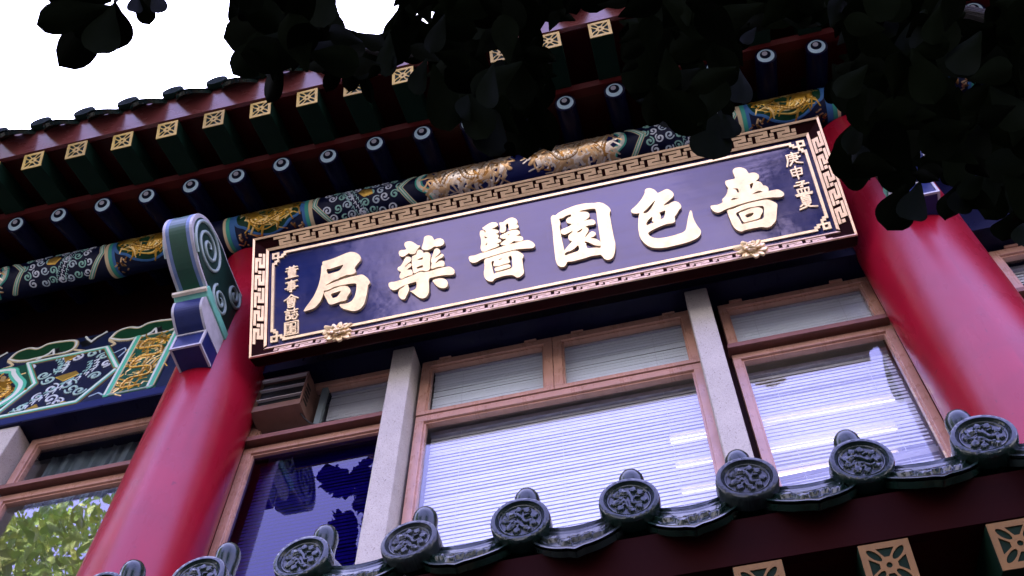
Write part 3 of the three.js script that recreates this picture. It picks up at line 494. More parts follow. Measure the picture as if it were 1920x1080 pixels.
// ---------------------------------------------------------------- the upper eave
const tileMound = (() => {                                         // carved face of a round end tile: heights over a disc
  const C = new Carving(256, 256); C.k = 128; C.S = (x) => (x + 1) * 128; C.T = (y) => (1 - y) * 128;
  C.fill([[-1, -1], [1, -1], [1, 1], [-1, 1]], '#000', 0.15);
  const ring = (r, wd, hg) => { const p = []; for (let i = 0; i <= 60; i++) p.push([Math.cos(i * 0.10472) * r, Math.sin(i * 0.10472) * r]); C.line(p, wd, '#000', hg); };
  ring(0.9, 0.2, 0.95); ring(0.7, 0.06, 0.5);
  for (let i = 0; i < 9; i++) { const a = i * 0.7 + 0.3, r = 0.47; C.curl(Math.cos(a) * r, Math.sin(a) * r, 0.115, a, i & 1 ? 1 : -1, '#000', 0.7, 0.085); }
  C.taper(C.smoothCurve([[-0.45, 0.1], [-0.2, 0.3], [0.05, 0.1], [0.2, -0.15], [0.42, -0.05]], 6), 0.13, 0.09, '#000', 0.85); C.taper(C.smoothCurve([[-0.35, -0.3], [-0.1, -0.1], [0.1, -0.35], [0.32, -0.35]], 6), 0.11, 0.07, '#000', 0.8);
  for (let i = 0; i < 18; i++) { const a = ran(0, 6.28), r = ran(0.15, 0.5), b = a + ran(-0.6, 0.6); C.line([[Math.cos(a) * r, Math.sin(a) * r], [Math.cos(b) * (r + 0.12), Math.sin(b) * (r + 0.12)]], 0.07, '#000', ran(0.4, 0.8)); }
  return C.heights();
})();
function discGeo(r, nr, na, lift) {
  const p = [], ix = [], uv = [], put = (x, y, z) => { p.push(x, y, z); uv.push(x, y); return p.length / 3 - 1; };
  for (let j = 0; j <= nr; j++) for (let i = 0; i < na; i++) { const q = j / nr, a = (i / na) * 6.28319, x = Math.cos(a) * q, y = Math.sin(a) * q, e = q > 0.93 ? -0.008 * ((q - 0.93) / 0.07) ** 2 : 0; put(x * r, y * r, lift * sample(tileMound, 256, 256, x * 0.5 + 0.5, y * 0.5 + 0.5) + e); }
  const back = p.length / 3; for (let i = 0; i < na; i++) { const a = (i / na) * 6.28319; put(Math.cos(a) * r, Math.sin(a) * r, -0.034); }
  const mid = put(0, 0, -0.034);
  for (let j = 0; j < nr; j++) for (let i = 0; i < na; i++) { const k = (i + 1) % na, a = j * na + i, b = (j + 1) * na + i, c = (j + 1) * na + k, d = j * na + k; if (j) ix.push(a, b, d); ix.push(b, c, d); }
  for (let i = 0; i < na; i++) { const k = (i + 1) % na, a = nr * na + i, b = nr * na + k; ix.push(a, back + i, b, back + i, back + k, b, back + i, mid, back + k); }
  const g = new THREE.BufferGeometry(); g.setAttribute('position', new THREE.Float32BufferAttribute(p, 3)); g.setAttribute('uv', new THREE.Float32BufferAttribute(uv, 2)); g.setIndex(ix); return toCreasedNormals(g, 0.9);
}
const dripMound = (() => {
  const C = new Carving(256, 192); C.k = 200; C.S = (x) => x * 256; C.T = (y) => (1 - y) * 192;
  C.fill([[0, 0], [1, 0], [1, 1], [0, 1]], '#000', 0.12);
  for (const yy of [0.95, 0.8]) C.line([[0, yy], [1, yy]], 0.035, '#000', 0.5);
  for (let i = 0; i < 7; i++) C.curl(0.15 + i * 0.116, 0.46 + 0.08 * Math.sin(i * 2.3), 0.075, i, i & 1 ? 1 : -1, '#000', 0.75, 0.055);
  for (let i = 0; i < 10; i++) { const x = ran(0.1, 0.9), y = ran(0.26, 0.7); C.line([[x, y], [x + ran(-0.06, 0.06), y + ran(-0.09, 0.09)]], 0.026, '#000', ran(0.45, 0.8)); }
  C.line([[0.02, 0.06], [0.98, 0.06]], 0.13, '#000', 0.95);
  return C.heights();
})();
const dripGeo = (() => {                                            // the hanging end of a channel tile: a curved, pointed lip
  const hw = 0.128, nu = 56, nv = 22, front = (u, v, lift) => { const a = u * 2 - 1, top = 0.1 * a * a - 0.022, bot = -0.03 - 0.126 * (1 - Math.pow(Math.abs(a), 2.1)) - 0.01 * Math.max(0, 1 - Math.abs(a) * 6), y = bot + (top - bot) * v; return [a * hw, y, 0.02 - (y + 0.02) * 0.36 - 0.03 * a * a + lift, u * 0.25, v * 0.16]; };
  const A = reliefGrid(nu, nv, (u, v) => front(u, v, 0.018 * sample(dripMound, 256, 192, u, v))), B = reliefGrid(nu, 4, (u, v) => front(1 - u, v, -0.016)), rim = (k) => reliefGrid(nu, 1, (u, v) => front(k ? u : 1 - u, k ? 0 : 1, (k ? 1 - v : 1 - v) * -0.016 + (k ? v : v) * 0.006));
  const end = (k) => reliefGrid(1, 4, (u, v) => front(k, v, k ? 0.004 - 0.02 * u : -0.016 + 0.02 * u));
  return merge([A, B, rim(1), rim(0), end(0), end(1)]);
})();
const panGeo = (len, slope) => { const g = reliefGrid(10, 6, (u, v) => { const a = u * 2 - 1; return [a * 0.128, 0.1 * a * a - 0.025 + v * len * Math.sin(slope), -v * len * Math.cos(slope) - 0.03 * a * a]; }); return g; };
const tubeGeo = (len, slope, r) => new THREE.CylinderGeometry(r, r, len, 24, 1, false).rotateX(-Math.PI / 2 + 0).rotateX(0).translate(0, 0, -len / 2 - 0.01).rotateX(slope);
const ornament = (s) => {                                           // a square rim with a flower of four petals and four corner triangles cut out
  const h = s / 2, sh = new THREE.Shape([[-h, -h], [h, -h], [h, h], [-h, h]].map(([x, y]) => new THREE.Vector2(x, y)));
  for (let k = 0; k < 4; k++) {
    const a = k * Math.PI / 2, R = (x, y) => new THREE.Vector2(x * Math.cos(a) - y * Math.sin(a), x * Math.sin(a) + y * Math.cos(a));
    sh.holes.push(new THREE.Path([[0.36 * h, 0.74 * h], [-0.36 * h, 0.74 * h], [-0.1 * h, 0.36 * h], [0.1 * h, 0.36 * h]].map(([x, y]) => R(x, y))));
    const p = []; for (let i = 0; i < 14; i++) { const t = (i / 14) * 6.283, l = 0.51 * h + 0.27 * h * Math.cos(t), m = 0.085 * h * Math.sin(t) * 1.3; p.push(R((l - m) * 0.93, (l + m) * 0.93)); } sh.holes.push(new THREE.Path(p));
  }
  const c = []; for (let i = 0; i < 12; i++) c.push(new THREE.Vector2(0.12 * h * Math.cos(i * 0.5236), 0.12 * h * Math.sin(i * 0.5236))); sh.holes.push(new THREE.Path(c));
  return new THREE.ExtrudeGeometry(sh, { depth: 0.004, bevelEnabled: false });
};
const S21 = THREE.MathUtils.degToRad(21), S26 = THREE.MathUtils.degToRad(26);
function squareRafter(t, s, len, x, y, z, slope, green, gilt) {
  const g = uvMetres(new RoundedBoxGeometry(s, s, len, 1, 0.004).translate(0, 0, -len / 2)); g.rotateX(slope);
  const m = part(t, 'square_rafter', g, green, [x, y, z]);
  sub(m, 'end_ornament', squareRafter.geo[s] ||= ornament(s * 0.97).rotateX(slope), gilt); return m;
}
squareRafter.geo = {};
{
  const t = thing('upper_roof', 'tiled upper eave with green square and blue round rafters above the signboard', 'roof', [-0.6, 6.3, -3]);
  const rg = new THREE.CylinderGeometry(0.063, 0.063, 1.5, 28).rotateX(Math.PI / 2).translate(0, 0, -0.75).rotateX(S26);
  const ringG = new THREE.CylinderGeometry(0.0505, 0.0505, 0.003, 32).rotateX(Math.PI / 2).translate(0, 0, 0.0015).rotateX(S26), inkG = new THREE.CylinderGeometry(0.0315, 0.0315, 0.003, 28).rotateX(Math.PI / 2).translate(0, 0.008, 0.0045).rotateX(S26), dotG = new THREE.CylinderGeometry(0.016, 0.016, 0.003, 20).rotateX(Math.PI / 2).translate(-0.003, 0.014, 0.0075).rotateX(S26);
  for (let i = -3; i <= 23; i++) {
    const x = -3.614 + i * 0.3 + ran(-0.004, 0.004);
    squareRafter(t, 0.136, 1.1, x, 6.552 + ran(-0.003, 0.003), -2.037 + ran(-0.006, 0.006), S21, M.green, i % 3 === 1 ? M.goldPaintB : M.goldPaint).rotation.z = ran(-0.02, 0.02);
    const r = part(t, 'round_rafter', rg, M.navy, [-3.901 + i * 0.3 + ran(-0.005, 0.005), 6.525 + ran(-0.004, 0.004), -2.414 + ran(-0.007, 0.007)]); r.rotation.set(ran(-0.015, 0.015), ran(-0.02, 0.02), 0);
    sub(r, 'pale_ring', ringG, M.aqua); sub(r, 'dark_pupil', inkG, M.ink); sub(r, 'white_dot', dotG, M.white);
  }
  const dg = discGeo(0.07, 14, 40, 0.003), tg = tubeGeo(1.3, S26, 0.072), pg = panGeo(1.3, S26);
  for (let i = -3; i <= 23; i++) {
    const x = -3.611 + i * 0.3, y = 6.85, z = -1.889;
    const d = part(t, 'end_tile', dg, M.glazeDull, [x + ran(-0.004, 0.004), y + ran(-0.004, 0.004), z]); d.rotation.z = ran(0, 6);
    part(t, 'cover_tile', tg, M.glazeGreen, [x, y, z - 0.03]);
    part(t, 'drip_tile', dripGeo, M.glaze, [x + 0.15 + ran(-0.004, 0.004), y - 0.028, z - 0.04 + ran(-0.004, 0.004)]); part(t, 'channel_tile', pg, M.glaze, [x + 0.15, y - 0.03, z - 0.04]);
  }
  // boards: fascia on the rafter ends, the strip between the two rows, soffits and the roof deck behind
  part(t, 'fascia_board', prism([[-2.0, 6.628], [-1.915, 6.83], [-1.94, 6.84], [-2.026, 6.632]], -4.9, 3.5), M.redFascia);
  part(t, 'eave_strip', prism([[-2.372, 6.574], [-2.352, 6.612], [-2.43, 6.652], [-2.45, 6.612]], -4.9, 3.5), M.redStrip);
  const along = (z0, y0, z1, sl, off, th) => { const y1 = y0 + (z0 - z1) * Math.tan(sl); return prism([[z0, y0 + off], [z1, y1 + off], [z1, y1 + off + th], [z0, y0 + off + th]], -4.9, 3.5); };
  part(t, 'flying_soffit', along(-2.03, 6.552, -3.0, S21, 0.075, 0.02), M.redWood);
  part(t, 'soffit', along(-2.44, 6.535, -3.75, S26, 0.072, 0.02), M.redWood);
  part(t, 'roof_deck', (() => { const y = (z) => 6.74 + (-1.96 - z) * Math.tan(S26); return prism([[-1.97, y(-1.97) + 0.02], [-7, y(-7)], [-12, y(-7) - 2.4], [-12, y(-7) - 2.5], [-7, y(-7) - 0.06], [-1.99, y(-1.97) - 0.0]], -7.6, 5.6); })(), M.glazeGreen);
  part(t, 'roof_ridge', box(-7.6, 5.6, 9.15, 9.55, -7.15, -6.85, 0.02), M.glazeGreen);
}

// ---------------------------------------------------------------- the lower roof in front of the windows
{
  const t = thing('lower_roof', 'small green glazed tile roof along the bottom edge with carved round end tiles', 'roof', [0, 2, -2.4]);
  const dg = discGeo(0.081, 34, 96, 0.014), tg = tubeGeo(0.92, S26, 0.07), pg = panGeo(0.92, S26);
  const knob = new THREE.LatheGeometry([[0.0001, 0.118], [0.014, 0.116], [0.026, 0.108], [0.034, 0.094], [0.0375, 0.076], [0.0365, 0.056], [0.034, 0.036], [0.033, 0.02], [0.033, 0.0], [0.036, -0.04]].map(([a, b]) => new THREE.Vector2(a, b)), 28);
  for (let i = -4; i <= 11; i++) {
    const x = -1.0739 + i * 0.3, y = 2.324, z = -1.975;
    const gl = i % 3 === 1 ? M.glazeB : M.glaze, d = part(t, 'end_tile', dg, gl, [x + ran(-0.006, 0.006), y + ran(-0.005, 0.005), z + ran(-0.006, 0.006)]); d.rotation.set(ran(-0.07, 0.07), ran(-0.07, 0.07), ran(-0.5, 0.5));
    part(t, 'cover_tile', tg, M.glaze, [x, y, z - 0.03]);
    const k = part(t, 'tile_knob', knob, M.glazeGreen, [x, y + 0.115, z - 0.105]); k.rotation.x = 0.1;
    const p = part(t, 'drip_tile', dripGeo, i % 4 === 2 ? M.glazeB : M.glaze, [x + 0.15, y - 0.02, z - 0.035]); p.rotation.set(ran(-0.06, 0.06), ran(-0.04, 0.04), ran(-0.025, 0.025));
    part(t, 'channel_tile', pg, M.glaze, [x + 0.15, y - 0.022, z - 0.035]);
    squareRafter(t, 0.122, 0.8, x - 0.02, 2.025, -2.05, S21, M.green, M.oldGold);
  }
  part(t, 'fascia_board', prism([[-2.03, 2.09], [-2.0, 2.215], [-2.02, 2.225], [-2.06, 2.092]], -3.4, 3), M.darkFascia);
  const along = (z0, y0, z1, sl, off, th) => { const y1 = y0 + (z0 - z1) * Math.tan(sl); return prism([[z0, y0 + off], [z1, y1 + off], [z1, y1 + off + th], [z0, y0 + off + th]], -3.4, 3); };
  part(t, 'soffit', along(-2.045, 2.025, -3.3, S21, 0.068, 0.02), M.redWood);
  part(t, 'roof_deck', along(-2.06, 2.235, -3.3, S26, 0.0, 0.02), M.glazeGreen);
}

// ---------------------------------------------------------------- the signboard, leaning out over the windows
const GLYPHS = {
 ju: [[[407,554,417,555,443,555,492,564,541,577,567,580,589,573,609,559,622,543,629,525,626,507,611,491,588,465,596,451,597,432,582,425,560,425,542,429,522,423,502,421,496,414,466,411,442,398,424,391,420,386,442,391,498,403,545,410,585,412,627,412,644,402,663,379,675,355,675,342,662,329,659,300,652,261,641,219,625,196,607,184,586,181,565,188,534,204,511,220,499,239,501,246,527,242,550,242,570,251,586,274,595,306,600,348,596,360,568,366,541,367,489,368,469,366,445,356,426,353,414,357,412,341,403,316,391,289,373,269,354,253,326,249,294,246,302,263,322,290,346,320,366,357,382,399,392,443,398,493,399,526,406,531,404,546],[427,497,455,493,491,498,529,504,517,482,503,466,471,463,438,459,431,475]],
  [[418,347,437,345,465,355,497,361,525,361,544,354,558,340,565,322,561,305,543,285,541,265,531,261,503,263,476,256,452,254,437,265,430,287,417,317,413,332],[451,325,477,328,512,333,504,319,492,301,480,295,461,294,455,310]]],
 yao: [[[847,513,859,519,880,515,892,517,883,535,879,553,885,566,907,568,926,560,945,538,960,523,969,523,966,513,953,502,942,485,942,476,926,474,910,480,902,489,882,474,866,470,851,479,845,497]],
  [[994,571,1003,579,1018,579,1036,571,1045,556,1049,538,1064,545,1083,543,1100,532,1106,514,1102,498,1088,490,1064,491,1045,495,1028,484,1009,480,989,486,976,497,979,511,987,535,991,553]],
  [[918,459,929,465,945,468,948,483,954,496,970,494,981,482,984,467,1000,470,1015,463,1024,448,1022,427,1018,405,1016,378,1016,355,1008,345,989,342,978,351,958,355,934,345,922,346,919,365,917,393,916,421],[949,432,963,437,981,440,978,424,949,428],[941,383,960,385,976,390,977,371,959,373,942,371]],
  [[882,465,898,465,911,457,915,440,909,427,891,419,877,403,879,400,899,416,913,416,915,398,898,389,885,378,897,377,913,374,917,359,917,340,905,337,889,338,871,331,856,326,844,332,842,347,848,364,854,372,839,385,833,396,838,408,852,412,865,432]],
  [[1045,473,1056,481,1069,476,1079,462,1079,448,1068,437,1048,421,1046,417,1068,427,1084,437,1094,432,1096,420,1086,410,1066,405,1046,384,1049,381,1070,393,1085,393,1096,383,1097,362,1092,352,1078,352,1067,356,1048,354,1028,350,1019,356,1022,372,1028,389,1022,399,1026,419,1036,443]],
  [[779,315,789,321,816,317,848,321,895,330,926,337,950,346,966,347,981,338,1020,339,1062,345,1097,345,1122,343,1137,330,1147,316,1149,299,1143,285,1128,285,1098,293,1067,296,1032,295,1005,293,1002,272,1002,236,1001,209,991,185,979,174,960,173,941,186,923,208,905,228,895,237,917,237,933,248,935,270,935,290,904,287,865,280,838,271,818,261,802,265,787,279,780,296]],
  [[853,266,873,280,887,283,890,267,893,249,886,232,875,210,867,192,853,192,840,203,831,223,832,245,839,261]],
  [[1021,276,1047,280,1070,279,1088,271,1103,256,1107,233,1100,214,1084,209,1065,216,1044,234,1035,250]]],
 yi: [[[1324,553,1338,559,1359,571,1379,576,1402,571,1412,557,1410,545,1395,537,1371,531,1390,526,1408,515,1414,502,1406,494,1390,493,1409,483,1411,470,1399,461,1417,449,1420,437,1412,430,1392,430,1405,422,1407,411,1390,404,1359,399,1331,392,1316,391,1305,403,1302,425,1309,449,1310,481,1305,511,1309,533,1319,538,1332,530,1338,514,1340,523,1336,534,1326,542],[1331,497,1336,487,1350,481,1335,477,1331,483],[1330,430,1334,443,1345,444,1337,432]],
  [[1418,560,1426,565,1439,559,1460,573,1480,580,1498,579,1514,566,1521,548,1518,532,1514,526,1524,517,1523,504,1511,499,1488,501,1468,499,1469,523,1469,547,1453,541,1455,517,1449,495,1433,490,1420,496,1417,510,1424,532,1421,545]],
  [[1414,471,1424,478,1448,486,1472,494,1495,495,1514,490,1526,478,1525,459,1510,454,1502,453,1528,444,1540,432,1538,413,1521,410,1502,414,1486,422,1471,408,1447,403,1425,408,1411,416,1420,428,1443,440,1448,447,1429,450,1416,459],[1452,468,1474,475,1465,467]],
  [[1232,376,1240,383,1265,380,1300,386,1346,389,1405,399,1463,405,1520,407,1551,410,1570,405,1591,386,1599,366,1592,351,1575,350,1534,358,1497,363,1455,362,1420,360,1397,357,1362,354,1337,350,1316,349,1292,342,1270,331,1249,335,1235,349]],
  [[1314,332,1321,345,1342,344,1366,348,1396,352,1420,354,1454,357,1481,358,1503,350,1520,333,1531,317,1527,301,1520,294,1520,258,1521,217,1519,200,1505,188,1489,180,1475,186,1460,205,1424,210,1386,208,1356,202,1352,190,1336,191,1318,204,1307,225,1305,252,1314,291],[1353,320,1370,318,1362,299,1362,284,1389,279,1420,284,1451,285,1454,297,1447,322,1457,332,1466,326,1465,258,1458,249,1424,243,1371,241,1359,233,1355,272],[1393,321,1415,327,1405,318,1395,316]],
  [[1366,274,1391,275,1427,279,1450,275,1455,263,1450,255,1417,251,1373,248,1367,255]]],
 yuan: [[[1703,517,1708,532,1719,538,1730,531,1753,547,1797,561,1844,570,1894,571,1931,564,1950,559,1973,559,1994,547,2013,526,2028,500,2028,486,2019,472,2019,435,2018,370,2019,310,2021,264,2013,225,2001,193,1986,176,1965,175,1949,188,1941,208,1935,218,1913,219,1883,222,1853,216,1816,214,1785,211,1755,218,1749,202,1736,189,1720,190,1703,206,1696,237,1697,282,1699,359,1704,451],[1746,505,1765,503,1787,515,1815,519,1815,502,1793,498,1782,482,1788,464,1813,452,1797,442,1770,435,1750,431,1745,417,1748,402,1764,391,1792,400,1815,408,1800,394,1784,384,1780,367,1785,347,1801,343,1778,321,1756,299,1750,285,1746,352,1744,404,1744,431,1744,450,1751,472,1750,491],[1750,276,1787,282,1808,293,1828,311,1829,270,1785,265,1747,256],[1861,323,1875,319,1908,288,1932,274,1944,277,1941,259,1912,270,1872,272,1868,294,1870,311,1864,311],[1860,527,1896,529,1947,523,1952,509,1949,434,1948,360,1946,294,1940,309,1921,327,1892,336,1915,341,1927,349,1929,365,1913,378,1895,372,1869,344,1873,359,1891,380,1896,399,1886,412,1877,416,1896,420,1933,417,1939,437,1927,453,1901,458,1871,454,1890,461,1909,473,1914,490,1908,508,1887,517,1868,520],[1826,391,1844,401,1868,411,1855,393,1839,388]]],
 se: [[[2230,576,2240,582,2257,581,2276,567,2287,548,2291,534,2316,543,2337,550,2351,548,2367,529,2374,510,2370,493,2354,480,2329,464,2304,447,2333,448,2354,457,2373,459,2389,448,2398,426,2397,410,2380,396,2366,374,2351,360,2352,346,2348,326,2333,322,2304,324,2274,320,2232,308,2198,294,2203,272,2219,256,2246,245,2282,241,2326,243,2375,249,2393,260,2404,289,2417,331,2432,369,2442,382,2446,365,2444,329,2453,281,2467,245,2467,227,2458,209,2437,195,2403,185,2366,181,2315,179,2271,178,2229,185,2202,196,2176,221,2160,252,2152,285,2153,331,2161,379,2171,419,2178,430,2156,432,2138,441,2133,454,2138,465,2168,485,2199,515,2224,551],[2195,431,2218,446,2249,475,2274,495,2259,470,2240,443,2220,425,2202,421],[2276,405,2292,410,2314,414,2307,392,2297,367,2276,361,2283,380,2282,397],[2201,358,2213,373,2237,393,2237,376,2230,366,2242,350,2220,347,2199,340]]],
 sek: [[[2703,578,2716,592,2739,593,2759,585,2774,568,2779,548,2781,538,2798,540,2818,533,2831,517,2829,500,2817,485,2801,478,2813,477,2828,468,2835,452,2836,441,2850,436,2859,422,2858,406,2852,398,2879,398,2901,398,2916,386,2928,368,2928,355,2918,345,2896,345,2869,353,2834,358,2791,358,2744,357,2688,352,2650,345,2613,339,2593,329,2571,328,2552,346,2544,372,2548,382,2563,381,2584,378,2615,387,2611,407,2633,422,2649,446,2655,465,2660,471,2651,492,2651,519,2661,523,2687,523,2704,523,2707,532,2705,556],[2678,462,2707,458,2708,444,2708,428,2699,430,2696,450,2685,459],[2650,389,2671,402,2686,395,2706,395,2678,389],[2772,469,2792,472,2784,452,2771,431,2770,451],[2770,399,2787,409,2812,414,2829,400,2800,400]],
  [[2622,327,2630,333,2655,332,2686,340,2723,347,2778,349,2832,349,2851,338,2869,321,2881,305,2873,280,2861,237,2850,204,2836,190,2814,173,2793,174,2774,184,2739,186,2703,186,2682,185,2668,179,2648,194,2635,218,2628,253,2625,290],[2661,297,2671,306,2702,314,2739,320,2767,317,2789,317,2808,312,2810,301,2802,262,2793,233,2763,229,2726,228,2697,226,2679,224,2677,240,2671,269]],
  [[2676,299,2700,303,2737,311,2763,313,2787,308,2799,296,2801,278,2783,256,2776,240,2750,236,2717,234,2694,231,2685,247,2682,271],[2705,276,2724,283,2754,283,2746,268,2730,261,2712,259]]],
};
const BRUSH = {
  dong: [[[0.1, 0.86], [0.9, 0.9]], [[0.35, 0.98], [0.37, 0.78]], [[0.65, 1], [0.62, 0.8]], [[0.3, 0.74], [0.7, 0.77]], [[0.06, 0.63], [0.94, 0.67]], [[0.25, 0.53], [0.28, 0.29], [0.74, 0.31], [0.78, 0.56], [0.25, 0.53]], [[0.27, 0.42], [0.76, 0.44]], [[0.5, 0.76], [0.5, 0.05]], [[0.28, 0.17], [0.75, 0.19]], [[0.06, 0.04], [0.94, 0.07]]],
  shi: [[[0.08, 0.86], [0.92, 0.91]], [[0.28, 0.76], [0.3, 0.62], [0.7, 0.64], [0.73, 0.78], [0.28, 0.76]], [[0.22, 0.5], [0.75, 0.54], [0.74, 0.27], [0.22, 0.24]], [[0.04, 0.37], [0.96, 0.42]], [[0.5, 1], [0.5, 0.04], [0.38, 0.1]]],
  hui: [[[0.5, 1], [0.3, 0.78], [0.03, 0.62]], [[0.5, 1], [0.72, 0.8], [0.97, 0.66]], [[0.38, 0.73], [0.62, 0.75]], [[0.25, 0.61], [0.27, 0.4], [0.75, 0.42], [0.77, 0.63], [0.25, 0.61]], [[0.5, 0.6], [0.5, 0.42]], [[0.38, 0.56], [0.42, 0.48]], [[0.62, 0.57], [0.58, 0.49]], [[0.3, 0.32], [0.31, 0.03], [0.7, 0.04], [0.71, 0.33], [0.3, 0.32]], [[0.31, 0.18], [0.7, 0.19]]],
  zhi: [[[0.2, 0.97], [0.26, 0.9]], [[0.03, 0.82], [0.44, 0.86]], [[0.12, 0.7], [0.38, 0.72]], [[0.12, 0.58], [0.38, 0.6]], [[0.12, 0.45], [0.13, 0.15], [0.37, 0.17], [0.38, 0.47], [0.12, 0.45]], [[0.5, 0.82], [0.97, 0.86]], [[0.72, 1], [0.72, 0.62]], [[0.55, 0.62], [0.91, 0.65]], [[0.5, 0.4], [0.47, 0.18]], [[0.6, 0.45], [0.62, 0.14], [0.8, 0.1], [0.9, 0.28]], [[0.7, 0.5], [0.76, 0.38]], [[0.88, 0.5], [0.98, 0.36]]],
  geng: [[[0.48, 1], [0.54, 0.9]], [[0.15, 0.84], [0.9, 0.88]], [[0.18, 0.84], [0.16, 0.4], [0.02, 0.03]], [[0.32, 0.7], [0.75, 0.73], [0.74, 0.42], [0.3, 0.38]], [[0.24, 0.56], [0.92, 0.59]], [[0.52, 0.84], [0.5, 0.4], [0.22, 0.04]], [[0.5, 0.4], [0.66, 0.2], [0.97, 0.08]]],
  shen: [[[0.18, 0.78], [0.21, 0.3], [0.79, 0.33], [0.84, 0.8], [0.18, 0.78]], [[0.2, 0.54], [0.82, 0.57]], [[0.5, 1], [0.5, 0]]],
  meng: [[[0.25, 0.94], [0.72, 0.97], [0.52, 0.82], [0.53, 0.58], [0.42, 0.6]], [[0.08, 0.73], [0.92, 0.77]], [[0.18, 0.42], [0.22, 0.08], [0.8, 0.1], [0.84, 0.45], [0.18, 0.42]], [[0.4, 0.42], [0.41, 0.1]], [[0.6, 0.43], [0.6, 0.1]], [[0.02, 0.05], [0.98, 0.08]]],
  xia: [[[0.08, 0.95], [0.92, 0.98]], [[0.5, 0.95], [0.45, 0.84]], [[0.28, 0.83], [0.29, 0.46], [0.72, 0.48], [0.73, 0.84], [0.28, 0.83]], [[0.29, 0.71], [0.72, 0.72]], [[0.29, 0.59], [0.72, 0.6]], [[0.4, 0.44], [0.1, 0.2]], [[0.3, 0.34], [0.7, 0.36], [0.4, 0.12], [0.04, 0.02]], [[0.35, 0.28], [0.65, 0.1], [0.99, 0.02]]],
  seal: [[[0.04, 0.02], [0.04, 0.98], [0.96, 0.98], [0.96, 0.02], [0.04, 0.02]], [[0.2, 0.86], [0.2, 0.12]], [[0.36, 0.86], [0.36, 0.12]], [[0.2, 0.72], [0.36, 0.72]], [[0.2, 0.45], [0.42, 0.45]], [[0.2, 0.28], [0.36, 0.28]], [[0.56, 0.86], [0.8, 0.86], [0.8, 0.6], [0.56, 0.6], [0.56, 0.86]], [[0.56, 0.48], [0.82, 0.48]], [[0.58, 0.36], [0.8, 0.36], [0.8, 0.12], [0.58, 0.12], [0.58, 0.36]], [[0.69, 0.36], [0.69, 0.12]]],
};
